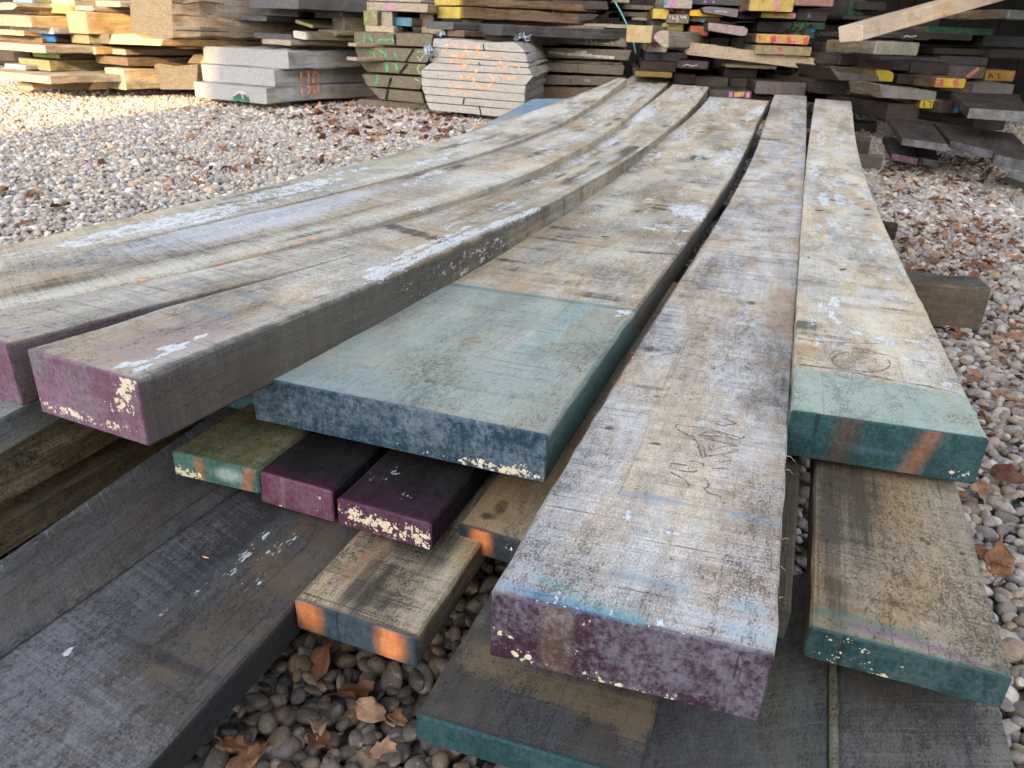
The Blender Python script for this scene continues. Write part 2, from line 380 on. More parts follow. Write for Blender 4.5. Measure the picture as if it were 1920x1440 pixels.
    # ---- where a pixel falls on the top: metres along, metres across
    def uv(s, px, py):
        z = .5 * (s.za(.2) + s.zb(.2)); crook_q = None
        for _ in range(8):
            P = at_z(px, py, z)
            if crook_q is not None: P = P - s.nrm * (s.ca(crook_q[0]) * (1 - crook_q[1]) + s.cb(crook_q[0]) * crook_q[1])
            e = (s.a1 - s.a0)[:2]; f = (s.b0 - s.a0)[:2]
            M = np.array([[e[0], f[0]], [e[1], f[1]]]); u, v = np.linalg.solve(M, (P - s.a0)[:2])
            for __ in range(3):
                wq = (s.b0 + (s.b1 - s.b0) * u - s.a0 - (s.a1 - s.a0) * u)[:2]; M = np.array([[e[0], wq[0]], [e[1], wq[1]]]); u, v = np.linalg.solve(M, (P - s.a0)[:2])
            uu = min(max(u, 0), 1); crook_q = (uu, v); z = s.za(uu) * (1 - v) + s.zb(uu) * v
        return u * s.len, v * s.wid
    def xyz(s, u, v, dz=.0):
        q = u / s.len; k = v / s.wid; a = s.a0 + (s.a1 - s.a0) * q; b = s.b0 + (s.b1 - s.b0) * q; P = a * (1 - k) + b * k + s.nrm * (s.ca(q) * (1 - k) + s.cb(q) * k)
        P[2] = s.za(q) * (1 - k) + s.zb(q) * k + dz + float(np.interp(u, s.us, s.nz)); return P
    def _col(s, a, c):
        a = np.clip(a, 0, 1)[:, None]; al = s.pc[:, 3:4]; out = al + (1 - al) * a
        s.pc[:, :3] = np.where(out > 1e-6, (np.array(c)[None] * a + s.pc[:, :3] * al * (1 - a)) / np.maximum(out, 1e-6), 0); s.pc[:, 3:4] = out
    def put(s, what, a):
        if isinstance(what, str): s.at[what] = np.clip(np.maximum(s.at[what], a), 0, 1.2)
        else: s._col(a, what)
    def blob(s, what, px, py, ru, rv, amp=1.0, ang=0.0):
        """A soft patch centred on a pixel of the top."""
        u0, v0 = s.uv(px, py); du, dv = s.BC[:, 0] - u0, s.BC[:, 1] - v0
        if ang: c, q = math.cos(ang), math.sin(ang); du, dv = du * c + dv * q, -du * q + dv * c
        r = np.sqrt((du / ru) ** 2 + (dv / rv) ** 2); s.put(what, amp * np.clip(1.6 - 1.3 * r, 0, 1) * (s.istop & ~s.isend)); return s
    def scatter(s, what, n, u0, u1, ru, rv, a0, a1, v0=.05, v1=.95, seed=1):
        r = np.random.default_rng(seed)
        for _ in range(n):
            u, v = r.uniform(u0, u1), r.uniform(v0, v1) * s.wid; k = r.uniform(.5, 1.5); h = r.uniform(.5, 1.4)
            q = np.sqrt(((s.BC[:, 0] - u) / (ru * k)) ** 2 + ((s.BC[:, 1] - v) / (rv * h)) ** 2); s.put(what, r.uniform(a0, a1) * np.clip(1.6 - 1.3 * q, 0, 1) * (s.istop & ~s.isend))
        return s
    def streak(s, what, pts, wd, amp=1.0, soft=1.0):
        Q = np.array([s.uv(*p) for p in pts]); best = np.full(len(s.BC), 9.0)
        for a, b in zip(Q[:-1], Q[1:]):
            d = b - a; ll = d @ d; t = np.clip(((s.BC[:, :2] - a) @ d) / ll, 0, 1); best = np.minimum(best, np.linalg.norm(s.BC[:, :2] - a - t[:, None] * d, axis=1))
        s.put(what, amp * np.clip(1.5 - best / wd * soft, 0, 1) * (s.istop & ~s.isend)); return s
    def band(s, what, u1, amp=1.0, soft=.012, side=True):
        a = np.clip((u1 - s.BC[:, 0]) / soft + .5, 0, 1) * amp * ~s.isend * ~s.isend2
        if not side: a = a * s.istop
        s.put(what, a); return s
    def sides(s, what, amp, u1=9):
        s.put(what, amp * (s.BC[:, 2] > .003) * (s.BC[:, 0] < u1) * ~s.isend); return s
    def edge(s, what, which, wd, amp):
        dv = s.BC[:, 1] if which == 'L' else s.wid - s.BC[:, 1]
        s.put(what, amp * np.clip(1.5 - dv / wd, 0, 1) * (s.istop & ~s.isend)); return s
    def end(s, col, amp=1.0): s.put(col, amp * (s.isend | (s.BC[:, 0] < 1e-6))); return s
    def endpatch(s, what, v, w_, rv, rw, amp=1.0, soft=1.3):
        """A patch on the near end; v, w as shares of width and thickness."""
        dv, dw = (s.BC[:, 1] / s.wid - v) * s.wid, (s.BC[:, 2] / s.t - w_) * s.t
        r = np.sqrt((dv / rv) ** 2 + (dw / rw) ** 2); s.put(what, amp * np.clip((1.6 - soft * r), 0, 1) * s.isend); return s
    def endbar(s, col, v0, v1, amp=1.0, lean=0.0, soft=.004):
        v = s.BC[:, 1] + lean * (s.BC[:, 2] - s.t / 2)
        a = np.clip((v - v0 * s.wid) / soft + .5, 0, 1) * np.clip((v1 * s.wid - v) / soft + .5, 0, 1); s.put(col, amp * a * s.isend); return s
    def build(s):
        o0 = s.a0 * .5 + s.b0 * .5; V = s.V - o0
        at = dict(s.at); at['bc'] = s.BC; at['pcol'] = s.pc
        o = mesh_obj(s.name, V, s.faces, [wood(s.pal), wood(s.pal, True), endgrain(s.epal)], s.fm, attrs=at); o.location = o0
        tag(o, s.label, s.cat, s.group); s.o = o; s.org = o0; return s
    def ribbon(s, name, strokes, wd, mat, lift=.0005, jit=.35):
        """Drawn lines lying on the top, from pixels."""
        for pts in strokes:
            V, Fc = [], []
            Q = [np.array(s.uv(*p)) for p in pts]; R_ = []
            for a, b in zip(Q[:-1], Q[1:]):
                n = max(2, int(np.linalg.norm(b - a) / .0022)); R_ += [a + (b - a) * k / n for k in range(n)]
            R_.append(Q[-1]); R_ = np.array(R_); R_ += RNG.normal(size=R_.shape) * .0004
            for i in range(len(R_)):
                d = R_[min(i + 1, len(R_) - 1)] - R_[max(i - 1, 0)]; d = d / (np.linalg.norm(d) + 1e-9); n = np.array([-d[1], d[0]])
                h = wd * (.5 + jit * random.uniform(-1, 1)); b0 = len(V)
                V += [s.xyz(*(R_[i] + n * h), lift) - s.org, s.xyz(*(R_[i] - n * h), lift) - s.org]
                if i: Fc.append((b0 - 2, b0 - 1, b0 + 1, b0))
            mesh_obj(name, V, Fc, [mat], parent=s.o)

# ------------------------------------------------------------------ ground and gravel
g = G('gravel bed'); P = g.obj(); n1 = g.noise(P, 60, 6, .7); Pw = g.vadd(P, g.vmul(g.noise(P, 40, 2, .5, 0, True), (.012, .012, .012)))
n2 = g.vor(Pw, 52); vc = g.nn('ShaderNodeSeparateColor'); g.put(vc.inputs[0], g.vor(Pw, 52, 'F1', 'Color')); rr = N(g.g, vc.outputs[0])
gcol = g.ramp(rr, [(0.0, (.15, .14, .135)), (.25, (.26, .25, .25)), (.5, (.33, .30, .26)), (.75, (.40, .38, .36)), (1.0, (.24, .20, .16))]); gcol = g.mix(g.step(n2, .42, .62) * .85, gcol, (.03, .027, .024)); gcol = g.mix(g.step(n1, .3, .7) * .3, gcol, (.16, .15, .14))
g.bump(n2 * -1.2 + n1 * .3, 1.0, .012); M_BED = g.done(gcol, .8)
gr = mesh_obj('ground', [(-60, -40, -.014), (60, -40, -.014), (60, 60, -.014), (-60, 60, -.014)], [(0, 1, 2, 3)], [M_BED]); tag(gr, 'gravel covered yard ground', 'ground', None, 'structure')

g = G('pebble stone'); pc = g.attr('pebble_colour', 'Color'); P = g.obj()
v1 = g.noise(P, 240, 4, .7); v2 = g.noise(g.vmul(P, (1, 1, 2.5)), 70, 4, .6, 1.0)
cc = g.mix(g.step(v1, .3, .75), g.mix(1.0, pc, (.62, .6, .58), 'MULTIPLY'), pc); cc = g.mix(g.step(v2, .60, .70) * .45, cc, (.5, .47, .42))
g.bump(v1, .35, .0006); M_PEB = g.done(cc, g.step(v1, .2, .8, .42, .72), .35)

def ico(sub):
    t = (1 + 5 ** .5) / 2
    V = [(-1, t, 0), (1, t, 0), (-1, -t, 0), (1, -t, 0), (0, -1, t), (0, 1, t), (0, -1, -t), (0, 1, -t), (t, 0, -1), (t, 0, 1), (-t, 0, -1), (-t, 0, 1)]
    Fc = [(0, 11, 5), (0, 5, 1), (0, 1, 7), (0, 7, 10), (0, 10, 11), (1, 5, 9), (5, 11, 4), (11, 10, 2), (10, 7, 6), (7, 1, 8), (3, 9, 4), (3, 4, 2), (3, 2, 6), (3, 6, 8), (3, 8, 9), (4, 9, 5), (2, 4, 11), (6, 2, 10), (8, 6, 7), (9, 8, 1)]
    V = [np.array(v) / np.linalg.norm(v) for v in V]
    for _ in range(sub):
        mid = {}; F2 = []
        def m_(a, b):
            k = (min(a, b), max(a, b))
            if k not in mid: q = V[a] + V[b]; V.append(q / np.linalg.norm(q)); mid[k] = len(V) - 1
            return mid[k]
        for a, b, c in Fc:
            x, y, z = m_(a, b), m_(b, c), m_(c, a); F2 += [(a, x, z), (b, y, x), (c, z, y), (x, y, z)]
        Fc = F2
    return np.array(V), np.array(Fc)
PEB_COL = np.array([(.30, .29, .285), (.21, .215, .235), (.38, .31, .22), (.25, .17, .10), (.60, .58, .54), (.11, .105, .11), (.35, .27, .225), (.45, .42, .37), (.17, .15, .13), (.42, .30, .16), (.28, .27, .30)])
PEB_W = np.array([.20, .13, .11, .04, .13, .035, .10, .13, .035, .03, .07])
def stones(cx, cy, cz, rad, sub, hue=1.0):
    n = len(cx); VS, FS, CS = [], [], []; base, Fc = ico(sub); nv = len(base); protos = []
    for k in range(24):
        v = base.copy(); f = np.ones(nv)
        for _ in range(5):
            d = RNG.normal(size=3); d /= np.linalg.norm(d); x = v @ d; f += RNG.normal() * .13 * x ** 2 + RNG.normal() * .09 * x ** 3
        for _ in range(RNG.integers(0, 4)):      # broken faces
            d = RNG.normal(size=3); d /= np.linalg.norm(d); lim = RNG.uniform(.55, .85); x = (v * f[:, None]) @ d; f = np.where(x > lim, f * lim / np.maximum(x, 1e-3), f)
        protos.append(v * f[:, None])
    protos = np.array(protos)
    pv = protos[RNG.integers(0, 24, n)] * np.stack([RNG.uniform(.85, 1.35, n), RNG.uniform(.7, 1.0, n), RNG.uniform(.42, .78, n)], 1)[:, None] * rad[:, None, None]
    yaw = RNG.uniform(0, 2 * np.pi, n); tl = RNG.normal(0, .42, n); t2 = RNG.normal(0, .42, n)
    c, s = np.cos(tl)[:, None], np.sin(tl)[:, None]; y, z = pv[:, :, 1] * c - pv[:, :, 2] * s, pv[:, :, 1] * s + pv[:, :, 2] * c; x = pv[:, :, 0]
    c, s = np.cos(t2)[:, None], np.sin(t2)[:, None]; x, z = x * c + z * s, -x * s + z * c
    c, s = np.cos(yaw)[:, None], np.sin(yaw)[:, None]; x, y = x * c - y * s, x * s + y * c
    V = np.stack([x + cx[:, None], y + cy[:, None], z + cz[:, None]], -1).reshape(-1, 3)
    FA = (Fc[None] + (np.arange(n) * nv)[:, None, None]).reshape(-1, 3)
    col = PEB_COL[RNG.choice(len(PEB_COL), n, p=PEB_W / PEB_W.sum())] * RNG.uniform(.72, 1.25, (n, 1)) * hue
    col = np.clip(col * .68 + col.mean(0) * .32, .02, .8)
    C4 = np.ones((n, nv, 4), np.float32); C4[:, :, :3] = col[:, None]
    return V, FA, C4.reshape(-1, 4)
def grid_pts(x0, x1, y0, y1, sp, keep):
    X, Y = np.meshgrid(np.arange(x0, x1, sp), np.arange(y0, y1, sp)); X, Y = X.ravel(), Y.ravel()
    X = X + RNG.uniform(-.5, .5, len(X)) * sp * 1.1; Y = Y + RNG.uniform(-.5, .5, len(X)) * sp * 1.1; k = keep(X, Y); return X[k], Y[k]
parts = []
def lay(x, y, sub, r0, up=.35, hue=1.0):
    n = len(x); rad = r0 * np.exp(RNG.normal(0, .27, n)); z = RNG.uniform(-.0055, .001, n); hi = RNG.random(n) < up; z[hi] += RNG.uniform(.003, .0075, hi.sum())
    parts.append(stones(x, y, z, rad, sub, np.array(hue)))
infr = lambda m: (lambda X, Y: (np.abs(X) < .74 * Y + m) & (Y > .2))
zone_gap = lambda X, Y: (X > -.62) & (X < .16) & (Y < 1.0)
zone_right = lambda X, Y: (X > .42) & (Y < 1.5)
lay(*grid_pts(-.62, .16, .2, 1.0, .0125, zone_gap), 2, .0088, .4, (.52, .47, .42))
lay(*grid_pts(.42, 2.0, .35, 1.5, .0136, lambda X, Y: infr(.35)(X, Y)), 2, .0090, .4, (1.02, .96, .91))
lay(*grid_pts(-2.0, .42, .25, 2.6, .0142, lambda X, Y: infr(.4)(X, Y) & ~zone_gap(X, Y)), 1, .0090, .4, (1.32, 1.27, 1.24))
lay(*grid_pts(.42, 3.0, 1.5, 2.6, .0155, lambda X, Y: infr(.4)(X, Y)), 1, .0090, .4, (1.12, 1.05, .99))
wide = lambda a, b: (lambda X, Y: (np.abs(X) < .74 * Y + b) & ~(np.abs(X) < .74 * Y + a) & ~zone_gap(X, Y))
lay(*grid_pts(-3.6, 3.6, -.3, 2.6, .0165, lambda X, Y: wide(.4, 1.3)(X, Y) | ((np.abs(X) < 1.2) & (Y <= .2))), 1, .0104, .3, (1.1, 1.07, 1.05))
lay(*grid_pts(-5.2, 5.2, 2.6, 4.6, .0195, wide(.4, 1.3)), 0, .0122, .3, (1.2, 1.15, 1.1))
lay(*grid_pts(-4.2, 4.2, 2.6, 4.6, .0158, infr(.4)), 1, .0098, .4, (1.36, 1.31, 1.27))
lay(*grid_pts(-7, 7, 4.6, 8.6, .0205, infr(.3)), 0, .0132, .3, (1.36, 1.31, 1.27))
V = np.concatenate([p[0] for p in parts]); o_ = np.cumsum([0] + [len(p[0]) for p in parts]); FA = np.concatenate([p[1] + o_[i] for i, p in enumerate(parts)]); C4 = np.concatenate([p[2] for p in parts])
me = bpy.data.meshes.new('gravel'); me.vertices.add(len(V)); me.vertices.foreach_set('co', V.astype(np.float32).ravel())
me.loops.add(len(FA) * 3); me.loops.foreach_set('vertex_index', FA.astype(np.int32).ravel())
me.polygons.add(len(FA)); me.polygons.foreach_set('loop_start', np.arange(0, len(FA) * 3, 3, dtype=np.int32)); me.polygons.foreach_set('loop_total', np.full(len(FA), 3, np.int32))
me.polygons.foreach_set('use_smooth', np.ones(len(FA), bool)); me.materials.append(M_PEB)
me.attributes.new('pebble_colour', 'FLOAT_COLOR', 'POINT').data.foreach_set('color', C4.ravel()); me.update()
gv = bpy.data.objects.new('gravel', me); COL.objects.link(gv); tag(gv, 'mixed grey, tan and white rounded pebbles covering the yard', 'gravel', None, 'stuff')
del V, FA, C4, parts

# ------------------------------------------------------------------ the stack of boards in front
def thick(px, py, z, yb):
    P = at_z(px, py, z); lo, hi = 0.0, .2
    for _ in range(40):
        m = (lo + hi) / 2
        if proj(P - np.array([0, 0, m]))[1] < yb: lo = m
        else: hi = m
    return lo
M_PENCIL = plain('dark pencil line', (.15, .14, .14), .8, .4, 900)
M_CHIP = plain('orange paint chip', (.85, .28, .13), .7, .2, 300)
M_OCHRE = plain('wood chip', (.55, .36, .20), .8, .3, 200)
TOPG, LOWG = 'long weathered boards laid side by side on top of the stack', 'shorter planks under the top boards'

# three bowed boards on the left
A = Board('timber_board', 'outermost left weathered board with long white peeling patches beside the gravel',
          [(-120, 486), (480, 352), (900, 240), (1065, 184), (1159, 146)], [(-120, 527), (0, 499), (437, 403), (640, 357), (860, 299), (1083, 213), (1176, 148)], .29, .275, .05, 'beige', group=TOPG, crook=True, sag=-.25)
A.blob('white', 300, 418, .30, .035, .9).blob('white', 200, 440, .25, .02, .6).blob('white', 400, 398, .22, .03, .7).blob('white', 520, 350, .25, .03, .8).blob('white', 130, 480, .2, .02, .5)
A.blob('white', 780, 305, .35, .02, .6).blob('white', 900, 280, .5, .035, .8).blob('white', 990, 255, .5, .03, .8).blob('white', 1060, 215, .6, .04, .7).blob('white', 1120, 180, .6, .05, .5)
A.blob('brown', 620, 345, .5, .1, .6).blob('dark', 560, 375, .4, .04, .5).blob('dark', 470, 385, .3, .02, .5).blob((.30, .32, .22), 620, 330, .5, .06, .35)
A.scatter('white', 50, .4, A.len, .14, .012, .4, .75, seed=3).scatter('dark', 26, .2, A.len, .16, .012, .4, .8, seed=4).scatter('brown', 14, .2, A.len, .3, .03, .4, .7, seed=5).scatter((.58, .555, .49), 20, .1, A.len, .3, .035, .22, .50, seed=6)
A.build()
Bd = Board('timber_board', 'brownish weathered board with a bluish white patch, right of the outermost left board',
           [(-120, 527), (0, 499), (437, 403), (640, 357), (860, 299), (1083, 213), (1187, 141)], [(-120, 609), (0, 582), (291, 518), (554, 457), (718, 414), (960, 335), (1128, 254), (1260, 145)], .288, .260, .05, 'beige', group=TOPG, crook=True, sag=-.30)
Bd.blob((.50, .52, .58), 490, 412, .34, .05, .85).blob('white', 520, 405, .25, .03, .45).blob((.48, .50, .55), 640, 372, .25, .02, .6).blob('white', 690, 345, .3, .02, .5)
Bd.blob('brown', 700, 375, .5, .10, .55).blob('brown', 300, 490, .6, .05, .6).blob('brown', 860, 320, .7, .1, .4).blob('dark', 430, 455, .5, .03, .45).blob('dark', 250, 500, .4, .03, .4)
Bd.blob('white', 800, 385, .12, .02, .5).blob('white', 1150, 205, .9, .06, .6).blob('white', 1210, 170, .8, .08, .6).blob('white', 1010, 290, .4, .03, .5).blob('white', 905, 345, .12, .03, .4)
Bd.scatter('white', 46, .9, Bd.len, .12, .012, .4, .75, seed=13).scatter('dark', 30, .2, Bd.len, .16, .012, .4, .8, seed=14).scatter('brown', 16, .2, Bd.len, .3, .03, .4, .7, seed=15).scatter((.58, .555, .49), 20, .1, Bd.len, .3, .035, .22, .50, seed=16)
Bd.build()
CL = [(-115, 607), (291, 518), (554, 457), (718, 414), (960, 335), (1128, 254), (1262, 158)]
CR = [(257, 712), (642, 554), (779, 496), (962, 420), (1055, 368), (1144, 319), (1262, 238), (1329, 163)]
ckw = dict(z0=.29, zf=.245, t=.062, pal='beige', epal='drift', group=TOPG, crook=True, sag=-.36)
ref = Board('timber_board', '', CL, CR, du=.03, **ckw)
cl_ = np.array([ref.uv(*p) for p in [(17, 643), (160, 605), (291, 570), (431, 537), (560, 505), (697, 467)]]); cr_ = np.array([ref.uv(*p) for p in [(50, 655), (204, 611), (306, 577), (431, 543), (560, 508), (697, 467)]])
uc, vend = cl_[-1][0], cl_[-1][1] / ref.wid
def crackL(q): return float(np.interp(q * ref.len, np.maximum(cl_[:, 0], 0), cl_[:, 1] / ref.wid))
def crackR(q): return max(crackL(q), float(np.interp(q * ref.len, np.maximum(cr_[:, 0], 0), cr_[:, 1] / ref.wid)))
Cb = Board('split_timber_board', 'thick bowed board with a plum painted end split into two prongs', CL, CR, vmap=lambda q: (0, crackL(q)), inner='R', **ckw)
Cb.merge(Board('timber_board', '', CL, CR, vmap=lambda q: (crackR(q), 1), inner='L', **ckw))
Cb.end(C_PINKPLUM).at['bloom'] *= .55
inn = (Cb.BC[:, 2] > .002) & (np.abs(Cb.BC[:, 1] - np.interp(Cb.BC[:, 0], cl_[:, 0], cl_[:, 1])) < .03) & ~Cb.isend
Cb._col(inn * np.clip(1.4 - Cb.BC[:, 0] / .22, 0, .95), C_PLUM); Cb.put('dark', inn * .3)
rs = (Cb.BC[:, 2] > .003) & (Cb.BC[:, 1] > Cb.wid - .004) & ~Cb.isend
Cb.put('dark', rs * np.clip(1.15 - Cb.BC[:, 0] * .5, .4, 1.1)); Cb._col(rs * np.clip(.38 - Cb.BC[:, 0] / .5, 0, 1), C_PLUM); Cb.put('brown', rs * .45)
Cb.put('white', rs * np.exp(-((Cb.BC[:, 0] - .72) / .25) ** 2) * .42)
Cb.band((.20, .16, .20), .22, .24, .3, False)
for v, w_, a, b, am in ((.955, .10, .012, .012, 1), (.93, .25, .010, .011, .9), (.90, .42, .011, .010, .8), (.87, .5, .010, .008, .7), (.95, .5, .007, .012, .6)): Cb.endpatch('white', v, w_, a, b, am)
for v, am in ((.45, .9), (.5, .7), (.56, .6), (.62, .9), (.66, .85), (.71, .7), (.78, .5), (.84, .7), (.9, .5), (.2, .4), (.1, .4)): Cb.endpatch('white', v, .84 if v > .4 else .8, .016, .006, am)
Cb.endpatch('dark', .56, .2, .01, .02, .35).endpatch((.20, .17, .20), .72, .4, .02, .04, .5).endpatch((.16, .17, .17), .53, .2, .014, .018, .6)
for p in ((232, 684), (262, 680), (282, 676), (300, 668), (312, 652), (345, 645), (372, 632), (330, 655), (270, 688)): Cb.blob('white', *p, .014, .006, 1.0)
Cb.streak('white', [(1010, 392), (900, 430), (790, 478), (700, 520)], .020, .95).streak('white', [(880, 425), (770, 470), (690, 505)], .012, .8).blob('white', 860, 420, .10, .03, .55).blob('white', 830, 455, .1, .03, .6)
Cb.blob('white', 745, 500, .16, .02, .6).blob('white', 920, 395, .12, .03, .5).blob('white', 1020, 335, .25, .04, .6).blob('white', 1080, 300, .3, .05, .7).blob('white', 1140, 265, .35, .06, .8).blob('white', 1200, 215, .5, .10, .95).blob('white', 1270, 180, .4, .06, .7).blob('white', 1300, 168, .3, .05, .6)
Cb.streak('dark', [(716, 420), (790, 440), (858, 458)], .022, .8).streak('dark', [(1060, 345), (1130, 310), (1190, 275)], .03, .8).blob('brown', 850, 440, .25, .12, .6).blob('brown', 640, 470, .3, .05, .3)
Cb.streak((.13, .20, .26), [(360, 570), (430, 597)], .006, .55).streak((.13, .20, .26), [(435, 545), (530, 578)], .006, .55).streak((.16, .22, .27), [(240, 552), (290, 572)], .006, .4).streak((.16, .22, .27), [(325, 530), (400, 545)], .006, .4)
Cb.edge('dark', 'R', .008, .55).blob((.24, .17, .22), 330, 630, .12, .05, .35).blob('dark', 90, 660, .05, .03, .4)
Cb.scatter('white', 60, 1.0, Cb.len, .10, .012, .4, .8, seed=23).scatter('dark', 30, .6, Cb.len, .12, .012, .4, .8, seed=24).scatter('brown', 16, .6, Cb.len, .2, .03, .4, .7, seed=25).scatter((.58, .555, .49), 20, .6, Cb.len, .25, .03, .22, .50, seed=26)
Cb.build()
for k, (x, y, sz) in enumerate(((265, 527, 12), (412, 494, 10), (498, 473, 9), (563, 457, 8), (588, 450, 11))):
    pass

# wide board with the blue green end
zG = .22
Gb = Board('timber_board', 'widest top board with a broad blue green painted end band',
           [(470, 703), (800, 525), (1002, 401), (1180, 300), (1258, 247), (1330, 181)], [(1028, 815), (1160, 630), (1192, 582), (1270, 477), (1355, 360), (1410, 256), (1443, 189)], zG, .225, thick(1028, 815, zG, 905), 'beige', 'drift', group=TOPG, crook=True, sag=-.29)
u1 = .5 * (Gb.uv(830, 527)[0] + Gb.uv(1190, 578)[0]); ub = Gb.uv(830, 527)[0] + (Gb.uv(1190, 578)[0] - Gb.uv(830, 527)[0]) * Gb.BC[:, 1] / Gb.wid
Gb._col(np.clip((ub - Gb.BC[:, 0]) / .012 + .5, 0, 1) * .56 * (Gb.istop & ~Gb.isend), (.19, .285, .275))
Gb._col(np.clip(1 - np.abs(ub - .012 - Gb.BC[:, 0]) / .012, 0, 1) * .85 * (Gb.istop & ~Gb.isend), (.04, .13, .14))
Gb.streak((.19, .36, .38), [(985, 655), (1060, 605), (1118, 560)], .010, .34).blob((.12, .27, .33), 620, 715, .05, .12, .35).edge((.10, .20, .24), 'L', .02, .4)
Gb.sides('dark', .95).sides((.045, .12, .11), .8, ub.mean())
Gb.end(C_BLUETEAL).at['bloom'] *= 1.05
for v, a in ((.70, .5), (.76, .8), (.80, .9), (.84, .7), (.88, 1.0), (.92, 1.0), (.95, .7), (.98, .6), (.6, .35), (.53, .3)): Gb.endpatch('white', v, .88, .014, .007, a)
Gb.endpatch('white', .93, .74, .012, .008, .6)
Gb.blob('white', 1290, 395, .13, .05, .95).blob('white', 1255, 425, .07, .05, .6).blob('white', 1310, 405, .1, .03, .9).blob('white', 1235, 430, .03, .05, .7).blob('white', 1285, 433, .02, .01, .9).blob('white', 1270, 455, .04, .03, .6)
Gb.blob('white', 1170, 585, .02, .014, .95).blob('white', 1160, 592, .01, .012, .6).blob('white', 1375, 290, .35, .05, .75).blob('white', 1350, 300, .3, .03, .8).blob('white', 1270, 250, .3, .08, .6).blob('white', 1330, 200, .5, .1, .7).blob('white', 1425, 205, .3, .04, .9).blob('white', 1200, 300, .2, .08, .6).blob('white', 1390, 200, .4, .08, .45)
Gb.blob('white', 1003, 428, .02, .02, .8).blob('brown', 1120, 440, .35, .16, .6).blob('brown', 1010, 560, .1, .2, .3).blob('brown', 1230, 380, .4, .1, .5).streak('dark', [(1226, 390), (1262, 397)], .012, 1.0).blob('dark', 1310, 296, .10, .04, .9).streak('dark', [(1215, 384), (1300, 392)], .006, .7).streak('dark', [(1160, 470), (1270, 478)], .010, .7).blob('dark', 1100, 500, .06, .12, .4).blob('dark', 1225, 395, .1, .05, .3).edge('dark', 'R', .005, .6)
Gb.scatter('white', 70, .9, Gb.len, .07, .022, .4, .75, seed=33).scatter('dark', 60, .5, Gb.len, .018, .06, .4, .8, seed=34).scatter('brown', 22, .5, Gb.len, .12, .05, .4, .75, seed=35).scatter((.55, .52, .43), 22, .6, Gb.len, .12, .05, .35, .75, seed=36)
Gb.build()

# board nearest the camera
zC = .215
Ce = Board('timber_board', 'pale grey board nearest the camera with a thick dark plum end and pencil scribbles',
           [(922, 1105), (1080, 840), (1180, 677), (1222, 610), (1285, 505), (1377, 362), (1413, 292), (1436, 224), (1453, 177)], [(1455, 1225), (1475, 852), (1489, 640), (1492, 572), (1507, 360), (1513, 180)], zC, .215, thick(1455, 1225, zC, 1352), 'grey', 'drift', group=TOPG, du=.0033, crook=True, sag=-.30)
Ce.end((.058, .022, .042)).at['bloom'] *= .62
Ce.endbar((.15, .095, .07), .195, .315, .8).endpatch('bloom', .5, .5, .2, .2, 1)
for v, w_, a in ((.05, .60, .9), (.10, .80, .9), (.13, .86, 1.0), (.16, .88, 1.), (.18, .9, .8), (.22, .95, .5), (.34, .9, .6), (.40, .93, .7), (.45, .92, .8), (.5, .95, .8), (.55, .95, .8), (.6, .95, .9), (.64, .95, .7), (.68, .95, .6), (.36, .15, .4), (.33, .62, .5)): Ce.endpatch('white', v, w_, .008, .0045, a * .8)
Ce.streak((.055, .22, .36), [(935, 1093), (1010, 1115), (1100, 1140), (1200, 1166)], .0045, .85).streak((.16, .36, .34), [(1010, 1085), (1120, 1130), (1190, 1160)], .007, .5)
Ce.streak((.06, .20, .33), [(1195, 925), (1290, 945), (1380, 962)], .0022, .42).streak((.07, .20, .32), [(1380, 964), (1470, 986)], .0038, .62).streak((.12, .27, .38), [(1160, 1075), (1220, 1090), (1280, 1105)], .006, .4).streak((.2, .24, .34), [(1170, 925), (1260, 940)], .008, .4)
Ce.blob((.14, .33, .36), 1405, 1140, .008, .014, .7).streak((.2, .4, .42), [(1370, 1180), (1450, 1200)], .006, .5).blob((.48, .47, .54), 1430, 1060, .08, .05, .3).blob((.42, .50, .60), 1380, 1170, .03, .05, .38).blob((.38, .40, .45), 955, 1040, .07, .03, .5)
Ce.blob('white', 1050, 1130, .02, .05, .42).blob('white', 1200, 1120, .05, .06, .30).blob('white', 1256, 998, .006, .012, 1.0).blob('white', 1180, 965, .015, .015, .5).blob('white', 1150, 1185, .02, .06, .5)
Ce.blob('brown', 1472, 610, .14, .04, .85).blob('brown', 1455, 680, .05, .05, .85).blob('brown', 1470, 560, .2, .03, .6).blob('dark', 1462, 720, .05, .02, .5).blob('brown', 1380, 530, .06, .04, .4).edge('brown', 'R', .02, .55)
Ce.blob('dark', 1330, 560, .02, .08, .4).blob('dark', 1280, 600, .04, .08, .3).blob('dark', 1430, 430, .04, .06, .5).blob((.35, .43, .55), 1500, 310, .10, .03, .8).blob((.35, .43, .55), 1495, 388, .05, .03, .8).blob('dark', 1470, 400, .06, .02, .5).blob('dark', 1480, 205, .5, .12, .35).streak('dark', [(1405, 258), (1450, 262)], .04, .7)
Ce.blob('dark', 1143, 804, .006, .006, 1).blob('dark', 1228, 833, .003, .008, 1).blob('dark', 1232, 743, .006, .006, .8).blob('dark', 1268, 738, .004, .004, .8).edge('dark', 'L', .004, .45)
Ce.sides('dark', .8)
Ce.scatter('dark', 40, .3, Ce.len, .010, .025, .35, .7, seed=44).scatter((.55, .53, .48), 16, .1, Ce.len, .08, .04, .25, .5, seed=46)
Ce.build()
z4 = lambda x, y: (1080 + x / 4, 640 + y / 4)
